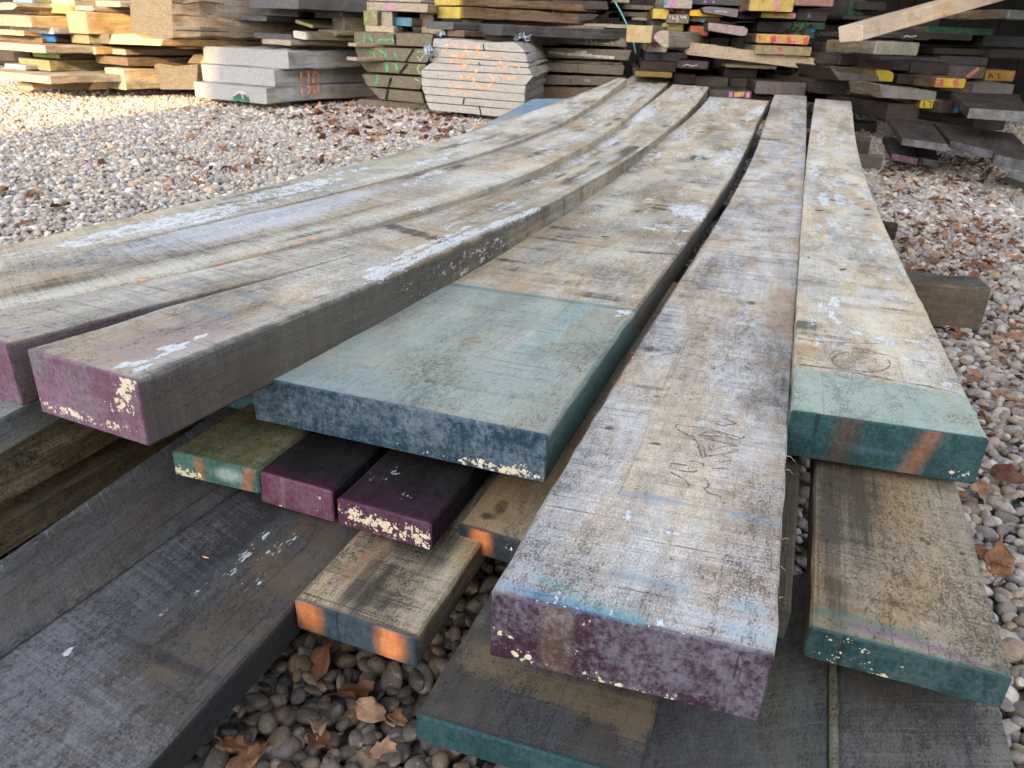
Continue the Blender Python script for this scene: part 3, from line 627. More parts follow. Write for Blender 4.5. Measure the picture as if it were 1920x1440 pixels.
Ce.ribbon('pencil_scribble', [[z4(*p) for p in st] for st in (
    [(1270, 740), (1100, 690), (980, 660), (860, 645), (760, 630), (740, 650), (800, 690), (880, 730), (910, 770), (930, 830), (945, 880), (975, 870), (960, 820)],
    [(1090, 700), (1050, 680), (950, 695), (920, 715), (1000, 715), (1090, 715), (1095, 695)], [(960, 735), (1100, 765), (1220, 795), (1140, 790), (990, 825)], [(1120, 720), (1200, 745), (1250, 730), (1260, 715)],
    [(1215, 820), (1110, 850), (1000, 865)], [(850, 900), (930, 915), (965, 940), (940, 950)], [(830, 935), (720, 920), (705, 945), (770, 975), (880, 985), (910, 970)],
    [(960, 1030), (990, 1060), (995, 1090), (960, 1110), (1000, 1140), (1100, 1165)], [(700, 980), (760, 1010), (830, 1050), (850, 1090)], [(640, 108), (720, 90), (830, 92), (920, 110), (990, 150)], [(1040, 910), (1120, 905), (1160, 900)],
    [(1025, 960), (1090, 955), (1150, 970)], [(1080, 570), (1150, 590), (1200, 620), (1100, 635), (1040, 620)])], .0011, M_PENCIL)

M_FIB = plain('raised wood fibre', (.55, .50, .42), .9, .2, 200)
def splinter(B_, px, py, side, ln):
    u, v = B_.uv(px, py); v = 0 if side < 0 else B_.wid; p = B_.xyz(u, v, -.001); V, Fc = [], []; a = B_.nrm * side; t = (B_.a1 - B_.a0) / B_.len; q = random.uniform(-.8, .8)
    for i in range(7):
        k = i / 6; c = p + a * ln * k * .6 + t * ln * k * q + np.array([0, 0, ln * (.5 * k * random.uniform(.6, 1.1) - .6 * k * k)]); r = .0003 * (1 - .7 * k)
        V += [c + t * r, c - t * r * .5 + np.array([0, 0, r]), c - t * r * .5 - np.array([0, 0, r])]
        if i: Fc += [(i * 3 - 3 + j, i * 3 - 3 + (j + 1) % 3, i * 3 + (j + 1) % 3, i * 3 + j) for j in range(3)]
    mesh_obj('splinter', np.array(V) - B_.org, Fc, [M_FIB], parent=B_.o)
for px, py, sd_, ln in ((1476, 855, 1, .016), (1474, 880, 1, .012), (1480, 770, 1, .008), (1470, 1010, 1, .010), (1468, 1060, 1, .008), (1290, 498, -1, .018), (1298, 488, -1, .014), (1188, 662, -1, .012), (1118, 775, -1, .010), (1465, 1120, 1, .006)): splinter(Ce, px, py, sd_, ln)

# board on the right with the dark teal end
zR = .215
Rb = Board('timber_board', 'right hand board with white scuffs, pencil circle and dark teal end',
           [(1484, 768), (1490, 660), (1500, 480), (1510, 330), (1529, 185)], [(1855, 822), (1791, 700), (1751, 615), (1725, 556), (1692, 492), (1661, 421), (1631, 360), (1605, 262), (1596, 190)], zR, .22, thick(1855, 822, zR, 908), 'cream', 'drift', group=TOPG, crook=True, sag=-.27)
Rb._col(np.clip((Rb.uv(1490, 686)[0] + (Rb.uv(1790, 738)[0] - Rb.uv(1490, 686)[0]) * Rb.BC[:, 1] / Rb.wid - Rb.BC[:, 0]) / .008 + .5, 0, 1) * .62 * (Rb.istop & ~Rb.isend), (.20, .335, .29))
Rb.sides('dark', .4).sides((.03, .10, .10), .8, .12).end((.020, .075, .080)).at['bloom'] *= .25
Rb.endbar((.15, .065, .035), .26, .34, .8, .1, .02).endbar((.55, .22, .09), .66, .73, .62, .28, .016).endpatch('white', .90, .82, .012, .006, .8).endpatch('white', .93, .8, .01, .005, .6).endbar('dark', .585, .592, .9, .25, .0015).endpatch((.10, .2, .26), .42, .6, .025, .006, .4)
for px, py, ru, rv, a in ((1545, 575, .04, .014, .8), (1565, 565, .05, .010, .9), (1558, 590, .04, .008, .7), (1530, 598, .03, .012, .7), (1572, 605, .02, .005, .9), (1608, 625, .012, .012, 1), (1655, 635, .012, .016, 1), (1670, 645, .014, .014, .9), (1712, 640, .008, .022, 1), (1730, 648, .01, .01, .9), (1527, 608, .007, .006, 1), (1510, 632, .01, .004, 1), (1531, 640, .03, .005, .9), (1540, 678, .01, .005, .8), (1738, 665, .03, .006, .6), (1775, 720, .014, .008, 1), (1760, 700, .02, .006, .6), (1600, 565, .012, .03, .6), (1620, 590, .01, .02, .6), (1690, 598, .01, .016, .5)):
    Rb.blob('white', px, py, ru, rv, a)
for px, py, ru, rv, a in ((1545, 372, .2, .02, .8), (1575, 375, .2, .02, .85), (1598, 385, .2, .012, .7), (1560, 415, .12, .02, .7), (1590, 430, .1, .04, .7), (1535, 425, .06, .012, .7), (1560, 340, .3, .05, .6), (1525, 320, .3, .03, .8), (1540, 260, .4, .03, .7), (1535, 230, .3, .05, .7), (1570, 220, .3, .05, .6), (1610, 440, .06, .02, .6), (1640, 445, .06, .02, .7), (1515, 430, .05, .01, .6), (1690, 500, .1, .012, .8), (1580, 290, .4, .05, .45), (1518, 480, .1, .006, .5)):
    Rb.blob('white', px, py, ru, rv, a)
Rb.blob('dark', 1510, 610, .03, .03, .8).blob('dark', 1540, 630, .012, .08, .5).blob('brown', 1510, 660, .04, .04, .8).blob('brown', 1640, 580, .03, .12, .7).blob('dark', 1640, 560, .02, .08, .45).blob('brown', 1560, 350, .6, .06, .5).blob('brown', 1540, 530, .05, .05, .6).blob('dark', 1560, 205, .06, .1, .5).streak('dark', [(1500, 683), (1560, 690), (1640, 706), (1740, 724), (1790, 736)], .0025, .8).edge('dark', 'R', .004, .3)
Rb.scatter('white', 60, .5, Rb.len, .07, .009, .4, .8, seed=53).scatter('dark', 26, .1, Rb.len, .014, .03, .4, .75, seed=54).scatter('brown', 14, .1, Rb.len, .12, .03, .4, .7, seed=55).scatter((.58, .54, .44), 18, .2, Rb.len, .12, .04, .35, .75, seed=56)
Rb.build()
zz = lambda x, y: (1420 + x / 3.6, 560 + y / 3.6)
Rb.ribbon('pencil_circle', [[zz(700 + 195 * math.cos(a) - 25 * math.sin(a), 427 + 62 * math.sin(a) + 22 * math.cos(a)) for a in np.linspace(-.6, 5.2, 40)], [zz(*p) for p in ((640, 335), (740, 350), (820, 372), (880, 385), (940, 405))], [zz(*p) for p in ((270, 270), (420, 290), (600, 300), (820, 305))]], .0015, M_PENCIL)

# ---- shorter planks under the left of the wide board
zL = .15
Lg = Board('short_plank', 'olive topped plank with green end, two rust bars and white smears', [(322, 845)], [(483, 881)], zL, zL, thick(322, 845, zL, 889), 'olive', len_=1.5, group=LOWG)
Lg.end(C_GREEN).at['bloom'] *= .5
Lg.endbar((.42, .16, .06), .27, .37, .8, 0, .004).endbar((.42, .16, .06), .82, .94, .8, .2, .004).endpatch('white', .12, .82, .018, .008, 1.0).endpatch('white', .25, .85, .014, .007, .8).endpatch((.42, .50, .50), .62, .5, .010, .006, .9, 1.0).endpatch((.42, .50, .50), .68, .42, .012, .006, .9, 1.0)
Lg.band((.10, .19, .12), .03, .35, .04).edge('dark', 'R', .006, .6).streak((.10, .2, .12), [(430, 795), (500, 810)], .008, .5).sides('dark', .5).build()
Lg.ribbon('crack', [[(465, 833), (478, 822), (492, 818), (508, 806), (528, 800)]], .0022, M_PENCIL)
zP = .146
P1 = Board('short_plank', 'black topped plank with clean plum end, left of the two plum ends', [(484, 883)], [(623, 921)], zP, zP, thick(623, 921, zP, 979), 'black', len_=1.4, group=LOWG)
P1.band((.05, .012, .030), .02, .7, .02).end((.145, .046, .086)).at['bloom'] *= .35
P1.endbar((.22, .14, .18), .30, .36, .8, .05, .003).endpatch('white', .82, .3, .01, .004, .45).endpatch('white', .85, .75, .014, .005, .5).endpatch('white', .3, .95, .01, .004, .5).endpatch('white', .93, .6, .008, .005, .4).build()
P2 = Board('short_plank', 'black topped plank with cream flaked plum end, right of the two plum ends', [(632, 933)], [(810, 982)], zP + .004, zP, thick(810, 982, zP, 1032), 'black', len_=1.4, group=LOWG)
P2.band((.045, .014, .030), .05, .6, .05).end((.10, .033, .066)).at['bloom'] *= .2
for v, w_, a in ((.08, .35, .8), (.15, .55, .8), (.2, .3, 1), (.25, .5, 1), (.28, .55, .9), (.38, .45, .9), (.45, .4, .9), (.52, .45, 1), (.55, .6, .9), (.62, .4, .8), (.72, .7, .9), (.80, .35, .9), (.85, .6, 1), (.9, .8, .9), (.93, .6, .9), (.96, .4, .7), (.78, .55, .6), (.6, .8, .6), (.4, .75, .5), (.98, .85, .8), (.12, .8, .5)): P2.endpatch('white', v, w_, .010, .007, a)
for p in ((720, 905), (745, 880), (760, 930), (700, 890)): P2.blob('white', *p, .01, .008, .35)
P2.build()
OG = Board('short_plank', 'sandy plank with slate end and two orange sprayed spots over the pebbles', [(553, 1121)], [(781, 1196)], .112, .112, thick(553, 1121, .112, 1175), 'sand', len_=.75, group=LOWG)
OG.end((.045, .075, .095)).at['bloom'] *= .25
OG.endpatch(C_ORANGE, .12, .36, .012, .019, .85, 1.0).endpatch(C_ORANGE, .80, .45, .012, .021, .85, 1.0).endpatch((.95, .34, .10), .80, .5, .007, .013, .8, 1.0)
OG.blob('dark', 790, 1010, .05, .05, .75).blob('dark', 700, 1105, .05, .012, .9).blob('dark', 680, 1085, .06, .010, .8).blob('dark', 720, 1130, .03, .01, .7).blob('dark', 660, 1070, .012, .04, .5).edge('dark', 'R', .005, .4).edge('dark', 'L', .003, .4).streak('dark', [(690, 1172), (720, 1185), (775, 1197)], .004, .9).streak((.28, .13, .06), [(640, 1090), (715, 1010)], .003, .7).streak((.28, .13, .06), [(665, 1085), (740, 1020)], .0025, .6).sides('dark', .7).build()
OR = Board('short_plank', 'brown plank with one orange sprayed spot on its black end, under the wide board', [(862, 981)], [(1000, 1022)], .125, .125, thick(862, 981, .125, 1027), 'tan', len_=.9, group=LOWG)
OR.end((.030, .040, .048)).at['bloom'] *= .2
OR.endpatch(C_ORANGE, .30, .45, .011, .026, 1.0, 1.2).endpatch('white', .7, .3, .006, .004, .7).endpatch('white', .95, .35, .008, .008, .8).blob('dark', 940, 950, .02, .008, .9).blob('dark', 915, 968, .008, .01, .8).sides('dark', .8).put('brown', OR.istop * .5); OR.build()
TQ = Board('short_plank', 'tan plank with teal end peeping out beneath the split board', [(318, 706)], [(480, 745)], .158, .158, thick(480, 745, .158, 776), 'tan', len_=1.5, group=LOWG)
TQ.end((.03, .12, .13)).at['bloom'] *= .3
TQ.build()
# ---- pair of dark planks at the lower left
D1 = Board('dark_plank', 'outer charcoal plank at lower left with a pale grey edge', [(-330, 1276), (0, 1048), (331, 820), (440, 745)], [(-330, 1458), (0, 1227), (301, 1022), (435, 923), (540, 850)], .108, .108, .034, 'slate', group=LOWG, du=.0045, flat=True)
D1.edge((.26, .26, .28), 'L', .016, .22).blob((.15, .14, .12), 60, 1190, .12, .02, .2).sides('dark', .6).build()
D2 = Board('dark_plank', 'wide charcoal plank at lower left with white streaks, beside the pebbles', [(-330, 1458), (0, 1227), (301, 1022), (435, 923), (540, 850)], [(40, 1687), (276, 1436), (431, 1272), (547, 1147), (637, 1044), (700, 975)], .104, .104, .036, 'slate', group=LOWG, du=.004, flat=True)
q0 = D2.uv(200, 1170)[0]
D2._col(np.clip((q0 - .03 * np.sin(D2.BC[:, 1] * 9) - D2.BC[:, 0]) / .05 + .3, 0, 1) * .42 * (D2.istop & ~D2.isend), (.20, .20, .225))
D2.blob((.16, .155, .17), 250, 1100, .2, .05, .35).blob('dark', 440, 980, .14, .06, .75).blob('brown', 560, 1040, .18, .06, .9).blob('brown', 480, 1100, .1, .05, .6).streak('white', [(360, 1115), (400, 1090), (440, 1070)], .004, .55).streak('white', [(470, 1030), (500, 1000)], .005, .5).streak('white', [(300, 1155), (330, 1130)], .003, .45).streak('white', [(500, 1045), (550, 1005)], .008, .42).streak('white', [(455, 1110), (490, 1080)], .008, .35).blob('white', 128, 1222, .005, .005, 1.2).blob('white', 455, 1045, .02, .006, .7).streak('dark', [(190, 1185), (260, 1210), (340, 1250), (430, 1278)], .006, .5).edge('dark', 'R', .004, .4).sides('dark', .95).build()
# ---- stack of planks at the far left, seen from its edge
SL = 'planks stacked at the left edge of the picture'
for nm, lab, L, R, z, t, pal, kw in (
    ('stacked_plank', 'topmost plank at the left edge with a bluish white top, under the split board', [(-520, 850), (90, 602)], [(-220, 912), (0, 789), (75, 747), (290, 632)], .195, .034, 'silver', 0),
    ('stacked_plank', 'second plank down at the left edge with a torn splintery upper corner', [(-520, 900), (90, 630)], [(-220, 960), (0, 840), (116, 777), (300, 680)], .158, .034, 'rough', 1),
    ('stacked_plank', 'third plank down at the left edge, above the dark gap', [(-520, 930), (90, 650)], [(-220, 1012), (0, 892), (190, 790), (320, 722)], .123, .032, 'rough', 0),
    ('stacked_plank', 'bottom plank at the left edge, resting low over the pebbles beside the charcoal planks', [(-520, 1000), (90, 690)], [(-220, 1110), (0, 976), (266, 825), (388, 762)], .068, .036, 'rough', 2)):
    b = Board(nm, lab, L, R, z, z, t, pal, group=SL, du=.008, flat=True, edge=.0035 if kw == 1 else .0015)
    if kw == 0 and z > .19: b.put((.50, .54, .58), b.istop * .55)
    if kw == 1: b.edge('white', 'R', .012, .25)
    if kw == 2: b.edge((.16, .15, .12), 'R', .01, .5)
    b.build()
# ---- planks at the lower right
Nb = Board('short_plank', 'sand coloured plank with teal end and purple smear, under the right hand board', [(1519, 1172)], [(1900, 1269)], .150, .150, thick(1900, 1269, .150, 1327), 'tan', len_=1.05, yaw=19.6, group=LOWG)
Nb.end((.022, .070, .075)).at['bloom'] *= .35
for v, w_, a in ((.1, .2, .7), (.14, .5, .6), (.18, .7, .7), (.22, .4, .6), (.27, .6, .6), (.3, .3, .8), (.34, .65, .6), (.38, .9, .8), (.42, .95, .7), (.47, .5, .5), (.2, .12, .8), (.08, .75, .6), (.26, .85, .5), (.15, .9, .5)): Nb.endpatch('white', v, w_, .007, .0035, a * .9)
Nb.band((.16, .26, .20), .02, .22, .02).streak((.07, .16, .13), [(1530, 1145), (1620, 1165), (1720, 1192)], .006, .55).streak((.20, .07, .20), [(1600, 1172), (1680, 1192), (1740, 1210), (1830, 1240)], .004, .55).blob('dark', 1560, 1010, .2, .02, .55).blob('dark', 1560, 930, .15, .06, .8).blob('dark', 1590, 1070, .1, .02, .35).streak('dark', [(1640, 1125), (1720, 1138)], .004, .6).blob('dark', 1880, 1255, .008, .012, .7)
for p in ((1640, 970), (1728, 1012), (1652, 1042), (1770, 960), (1805, 1040), (1700, 1100), (1740, 1020)): Nb.blob('dark', *p, .004, .002, .9)
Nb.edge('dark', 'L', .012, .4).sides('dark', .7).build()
Kb = Board('short_plank', 'narrow brown plank end just showing right of the board nearest the camera', [(1330, 1105)], [(1485, 1143)], .150, .150, .030, 'rough', len_=.9, group=LOWG, du=.006); Kb.end((.09, .09, .05)); Kb.put('dark', np.ones(len(Kb.BC)) * .8); Kb.build()
Mb = Board('bottom_plank', 'low charcoal plank with teal end and tan stain, below the dark plum end', [(781, 1338)], [(1200, 1462)], .090, .090, thick(781, 1338, .09, 1386), 'slate', len_=.72, yaw=19.5, group=LOWG)
Mb.end((.022, .075, .085)).at['bloom'] *= .2
Mb.streak('brown', [(905, 1235), (1010, 1270), (1130, 1310), (1215, 1330)], .017, 1.15).streak((.20, .155, .10), [(900, 1232), (1010, 1275), (1130, 1315), (1210, 1340)], .016, .62).streak((.18, .14, .09), [(880, 1160), (900, 1235)], .016, .45).blob((.2, .155, .10), 1190, 1365, .03, .014, .5).edge('dark', 'R', .003, .6).sides((.03, .07, .075), .6, .03).sides('dark', .8).build()
zM = .088
M2 = Board('bottom_plank', 'low greenish charcoal plank between the narrow batten and the tan stained plank', [(1130, 1660), (1219, 1309), (1262, 1140)], [(1555, 1660), (1556, 1440), (1557, 1246), (1556, 1060)], zM, zM, .032, 'slate', group=LOWG, flat=True)
M2.blob((.10, .11, .085), 1500, 1330, .1, .06, .5).edge('dark', 'L', .003, .6).sides('dark', .8).build()
Bt = Board('batten', 'thin grey green batten on edge between the two low planks at lower right', [(1556, 1660), (1557, 1440), (1558, 1246), (1557, 1060)], [(1583, 1660), (1579, 1440), (1573, 1248), (1566, 1060)], zM + .004, zM + .004, .034, 'mud', group=LOWG, du=.006, flat=True)
Bt._col(Bt.istop * .45, (.17, .20, .15)); Bt.build()
M3 = Board('bottom_plank', 'low charcoal plank at the bottom right corner, under the sand coloured plank', [(1585, 1660), (1581, 1440), (1575, 1248), (1568, 1060)], [(1960, 1660), (1904, 1440), (1879, 1331), (1810, 1060)], .093, .093, .034, 'slate', group=LOWG, flat=True)
M3.edge((.24, .22, .18), 'R', .02, .45).blob((.16, .155, .15), 1700, 1410, .05, .08, .4).sides('dark', .6).build()
# ---- bearers under the stack and the pale blue board beyond
def beam(name, label, cat, P0, P1, wd, ht, pal, group=None, ztop=None):
    """A squared timber from P0 to P1 (upper front edge), body behind it."""
    P0, P1 = np.array(P0), np.array(P1); d = (P1 - P0); L = np.hypot(*d[:2]); n = np.array([-d[1], d[0], 0]) / L
    N_ = 24; V, bc, Fc = [], [], []; sec = [(0, 0), (wd, 0), (wd, ht), (0, ht)]
    sec2 = []
    for k in range(4):
        a, b, c = np.array(sec[k - 1]), np.array(sec[k]), np.array(sec[(k + 1) % 4]); e = .006
        sec2 += [b + (a - b) / np.linalg.norm(a - b) * e, b + (c - b) / np.linalg.norm(c - b) * e]
    m = len(sec2)
    for i in range(N_ + 1):
        for k, (a, b) in enumerate(sec2):
            j = RNG.normal(0, .0012, 2); V.append(P0 + d * i / N_ + n * (a + j[0]) + np.array([0, 0, -b + j[1]])); bc.append((L * i / N_, a, b))
    for i in range(N_):
        for k in range(m): Fc.append((i * m + k, i * m + (k + 1) % m, (i + 1) * m + (k + 1) % m, (i + 1) * m + k))
    fm = [0] * len(Fc); Fc += [tuple(range(m))[::-1], tuple(N_ * m + k for k in range(m))]; fm += [1, 1]
    o0 = P0; o = mesh_obj(name, np.array(V) - o0, Fc, [wood(pal), endgrain(pal)], fm, attrs=dict(bc=np.array(bc), seed=np.full(len(V), random.random()))); o.location = o0
    tag(o, label, cat, group); return o
pb = at_z(1836, 624, .004); zb = .004
while proj(np.array([pb[0] + .012, pb[1], zb]))[1] > 543: zb += .001
pl = at_z(1713, 529, zb); pr = at_z(1860, 541, zb); dv = (pr - pl) / np.linalg.norm(pr - pl)
beam('timber_bearer', 'square timber bearer sticking out to the right under the boards', 'bearer', pr - dv * 1.45, pr, .09, zb - .002, 'drift', 'bearers under the stack')
for (x0, x1, y0, y1), lab, wd in (((1640, 1677, 424, 452), 'stub of a dark bearer showing right of the boards halfway along', .06), ((1560, 1641, 232, 250), 'grey plank end sticking out right of the far end of the boards', .2), ((1560, 1627, 262, 292), 'weathered plank end below the grey one, right of the boards', .1), ((1570, 1650, 294, 321), 'pale white topped stick end on the gravel right of the boards', .07)):
    zt = .03
    P = at_z(x1, y1, .004); zt = .01
    while proj(np.array([P[0], P[1], zt]))[1] > y0: zt += .001
    pr = np.array([P[0], P[1], zt]); pl = pr + np.array([-(x1 - x0) / F * np.dot(pr - CP, FW) * 1.6 - (1.6 if y0 == 424 else .5 if y0 == 294 else 0), .12 * (x1 - x0) / 60 + (.5 if y0 == 424 else .15 if y0 == 294 else 0), 0])
    beam('timber_bearer', lab, 'bearer', pl, pr, wd, zt - .002, 'silver' if x1 == 1650 else 'drift' if y0 < 300 else 'mud', 'bearers under the stack')
Eb = Board('low_board', 'low board with a faded blue top showing left of the far end of the boards', [(780, 300), (905, 246), (1000, 185)], [(900, 300), (1010, 246), (1075, 185)], .15, .15, .045, 'drift', group=LOWG, du=.012, flat=True)
Eb.put((.12, .26, .40), np.clip((Eb.BC[:, 0] - Eb.len * .35) / (Eb.len * .5), 0, .75) * Eb.istop); Eb.blob((.3, .36, .42), 930, 240, .6, .2, .5); Eb.build()

# ------------------------------------------------------------------ the stacks behind
class Face:
    """An upright face measured in the picture: pixel corners (clockwise from top left) on a vertical plane, first lower-left corner at depth D, timber running back along YAW."""
    pass
_paint = {}
def paint(name, col):
    k = .62; m_ = sum(col) / 3
    return plain('sprayed paint ' + name, tuple((c * .8 + m_ * .2) * k for c in col), .85, .5, 26)
PAINT = {'orange': (1.4, .50, .18), 'green': (.07, .50, .20), 'lime': (.42, .68, .14), 'white': (.75, .75, .75), 'pink': (.75, .20, .42), 'magenta': (.62, .16, .55), 'blue': (.02, .22, .55), 'sky': (.02, .33, .62), 'yellow': (.70, .50, .05),
         'red': (.70, .08, .06), 'black': (.015, .015, .015), 'chalk': (.55, .53, .50), 'deepgreen': (.05, .22, .13), 'tag': (.75, .85, .02), 'steel': (.3, .3, .3), 'coral': (.65, .16, .13), 'gold': (.62, .38, .07), 'faded': (1.2, .50, .22)}
def stack(name, label, pts, d, yaw, L, pal, epal=None, end=None, cat='plank', group=None, marks=(), amp=.85, seg=10, rough=.004, dip=0.0, parent=None):
    """pts: (x0,y0,x1,y1) box or list of pixel corners TL,TR,..,BL. end: colour of end paint. dip: fall of the timber per metre of length."""
    d = far(pts[0] if not isinstance(pts[0], tuple) else pts[-1][0], d)
    r_ = (960 - (pts[0] if not isinstance(pts[0], tuple) else pts[-1][0])) / F
    while math.cos(math.radians(yaw)) - math.sin(math.radians(yaw)) * r_ < .52: yaw -= math.copysign(1, yaw)   # never edge-on
    if len(pts) == 4 and not isinstance(pts[0], tuple):
        x0, y0, x1, y1 = pts; a = at_d(x0, y1, d); ya = math.radians(yaw); f = np.array([math.cos(ya), -math.sin(ya), 0])
        top = at_d(x0, y1, d); lo, hi = 0, 3
        for _ in range(40):
            m = (lo + hi) / 2
            if proj(a + np.array([0, 0, m]))[1] > y0: lo = m
            else: hi = m
        h = lo; lo, hi = 0, 6
        for _ in range(40):
            m = (lo + hi) / 2
            if proj(a + f * m)[0] < x1: lo = m
            else: hi = m
        w_ = lo; P = [a + np.array([0, 0, h]), a + f * w_ + np.array([0, 0, h]), a + f * w_, a]
    else:
        ya = math.radians(yaw); f = np.array([math.cos(ya), -math.sin(ya), 0]); a = at_d(*pts[-1], d)
        P = [on_plane(*p, a, np.array([math.sin(ya), math.cos(ya), 0])) for p in pts]
    ax = np.array([math.sin(ya), math.cos(ya), -dip]); P = np.array(P); n0 = len(P); cen = P.mean(0)
    # densify outline, ease the corners
    out = []
    for i in range(n0):
        p, q, r = P[i - 1], P[i], P[(i + 1) % n0]; e1, e2 = np.linalg.norm(p - q), np.linalg.norm(r - q); e = min(.006, .2 * e1, .2 * e2)
        out += [q + (p - q) / e1 * e, q + (r - q) / e2 * e]
        k = int(e2 / .06)
        for j in range(1, min(k, 14)): out.append(q + (r - q) * j / min(k, 14))
    out = np.array(out); m = len(out); V, BC, Fc, fm = [], [], [], []
    us = [0, .004] + [L * (i / seg) ** 1.3 for i in range(1, seg + 1)]
    loc = lambda p, u: (u, float((p - P[0]) @ f), float(p[2] - P[0][2]))
    jit = np.zeros((m, 3))
    for i, u in enumerate(us):
        sc = .985 if i == 0 else 1.0; bw = RNG.normal(0, rough * .4, 3) * (i > 1)
        if i > 1: jit = jit * .7 + RNG.normal(0, rough * .5, (m, 3))
        for k in range(m):
            c = cen + (out[k] - cen) * 1.0
            if i == 0: c = c + (cen - c) / (np.linalg.norm(cen - c) + 1e-6) * .004
            V.append(c + ax * u + (jit[k] + bw if i > 1 else 0)); BC.append(loc(c, u))
    for i in range(len(us) - 1):
        for k in range(m): Fc.append((i * m + k, i * m + (k + 1) % m, (i + 1) * m + (k + 1) % m, (i + 1) * m + k)); fm.append(1 if i == 0 else 0)
    Fc.append(tuple(range(m))[::-1]); fm.append(1); b = (len(us) - 1) * m; Fc.append(tuple(b + k for k in range(m))); fm.append(1)
    n = len(V); pc = np.zeros((n, 4)); 
    if end is not None: pc[:2 * m, :3] = end; pc[:2 * m, 3] = amp
    o = mesh_obj(name, np.array(V) - cen, Fc, [wood(pal, True), endgrain(epal or pal)], fm, parent=parent, attrs=dict(bc=np.array(BC), pcol=pc, seed=np.full(n, random.random()), bloom=np.full(n, .25), white=np.zeros(n), dark=np.zeros(n), brown=np.zeros(n)))
    o.location = cen; tag(o, label, cat, group)
    for mk in marks: mark(o, cen, cen_plane=(P[0], np.array([math.sin(ya), math.cos(ya), 0]), P[:, 2].min() + .006, P[:, 2].max() - .006), **mk)
    o_info[o.name] = (P, f, ax, cen)
    return o
o_info = {}
def far(x, d):
    return d * (125 / (125 + .0384 * (960 - x)) if x < 960 else 245 / (245 + .0384 * (960 - x)))
def mark(o, cen, cen_plane, name, strokes, wd, col, lift=.003, mat=None):
    """Sprayed or chalked strokes on a face, width in pixels."""
    P0, n = cen_plane[:2]
    for st in strokes:
        V, Fc = [], []
        Q = [on_plane(*p, P0, n) for p in st]
        if name.startswith('paint_') and len(cen_plane) > 2:
            for q in Q: q[2] = min(max(q[2], cen_plane[2]), cen_plane[3])
        pxm = np.linalg.norm(on_plane(st[0][0] + 1, st[0][1], P0, n) - Q[0]); R_ = []
        for a, b in zip(Q[:-1], Q[1:]):
            k = max(2, int(np.linalg.norm(b - a) / .012)); R_ += [a + (b - a) * j / k for j in range(k)]
        R_.append(Q[-1]); R_ = np.array(R_)
        for i in range(len(R_)):
            dd = R_[min(i + 1, len(R_) - 1)] - R_[max(i - 1, 0)]; sd_ = np.cross(n, dd); sd_ = sd_ / (np.linalg.norm(sd_) + 1e-9); h = wd * pxm * .5 * random.uniform(.75, 1.2); b0 = len(V); c = R_[i] - n * lift
            V += [c + sd_ * h - cen, c - sd_ * h - cen]
            if i: Fc.append((b0 - 2, b0 - 1, b0 + 1, b0))
        mesh_obj(name, V, Fc, [mat or paint(col, PAINT[col])], parent=o)
def bars(xs, y0, y1, wd, col, slope=0.0):
    return dict(name='paint_stripe', strokes=[[(x, y0 + 1 + slope * i), (x, y1 - 2.5 + slope * i)] for i, x in enumerate(xs)], wd=wd * .85, col=col)
def side_mark(o, name, strokes, wd, col):
    """Strokes on the right-hand long side of a stacked timber."""
    P, f, ax, cen = o_info[o.name]; return mark(o, cen, (P[1] + f * .006, -f), name, strokes, wd, col, .003)

# --- three thick grey slabs
GS = 'thick grey slabs in the low stack of three'
dS = 6.15; ys = 34
s1 = stack('timber_slab', 'topmost of three thick grey slabs, weathered and unmarked', [(382, 86), (542, 97), (542, 128), (384, 117)], dS + .02, -22, 1.0, 'silver', group=GS, cat='slab') if False else None
def slab(lab, xl, yt, yb, xr, d, yaw, L, marks=()):
    return stack('timber_slab', lab, (xl, yt, xr, yb), d, yaw, L, 'silver', 'slabend', cat='slab', group=GS, marks=marks, rough=.006)
yS = 28
t1 = slab('topmost of three thick grey slabs, weathered and unmarked', 383, 86, 118, 542, 6.55, yS, 1.45)
t2 = slab('middle of three thick grey slabs, upper half of an orange number on its side', 380, 120, 151, 516, 6.52, yS, 1.75)
t3 = slab('bottom of three thick grey slabs with a green painted half disc on its end', 366, 153, 182, 501, 6.48, yS, 2.0)
side_mark(t2, 'sprayed_number', [[(563, 134), (564, 156)], [(571, 135), (577, 133), (578, 142), (575, 147), (579, 152), (577, 157)], [(592, 134), (586, 140), (586, 155)], [(592, 134), (596, 140), (596, 152)]], 3.0, 'orange')
side_mark(t3, 'sprayed_number', [[(563, 160), (566, 184)], [(576, 161), (580, 166), (578, 175), (574, 173)], [(586, 159), (588, 172), (591, 177)], [(591, 177), (596, 170), (596, 157)]], 3.0, 'orange')
P_, f_, ax_, cen_ = o_info[t3.name]; pl_ = (P_[0], np.array([math.sin(math.radians(yS)), math.cos(math.radians(yS)), 0]))
mark(t3, cen_, pl_, 'painted_disc', [[(436, 187), (441, 180), (452, 176), (463, 180), (471, 188)][i:i + 2] for i in range(0)] + [[(438, 184), (468, 187)], [(443, 180), (463, 182)]], 6, 'deepgreen', .003)
mark(t3, cen_, pl_, 'painted_outline', [[(433, 186), (438, 179), (450, 172), (462, 175), (473, 188)], [(454, 173), (457, 187)]], 2.2, 'chalk', .005)
stack('timber_bearer', 'short yellowish bearer under the three grey slabs', (572, 182, 591, 197), 6.65, 5, .5, 'pine', cat='bearer')
stack('timber_bearer', 'small square bearer standing on the topmost grey slab', (382, 72, 416, 87), 6.85, 15, .4, 'drift', cat='bearer')

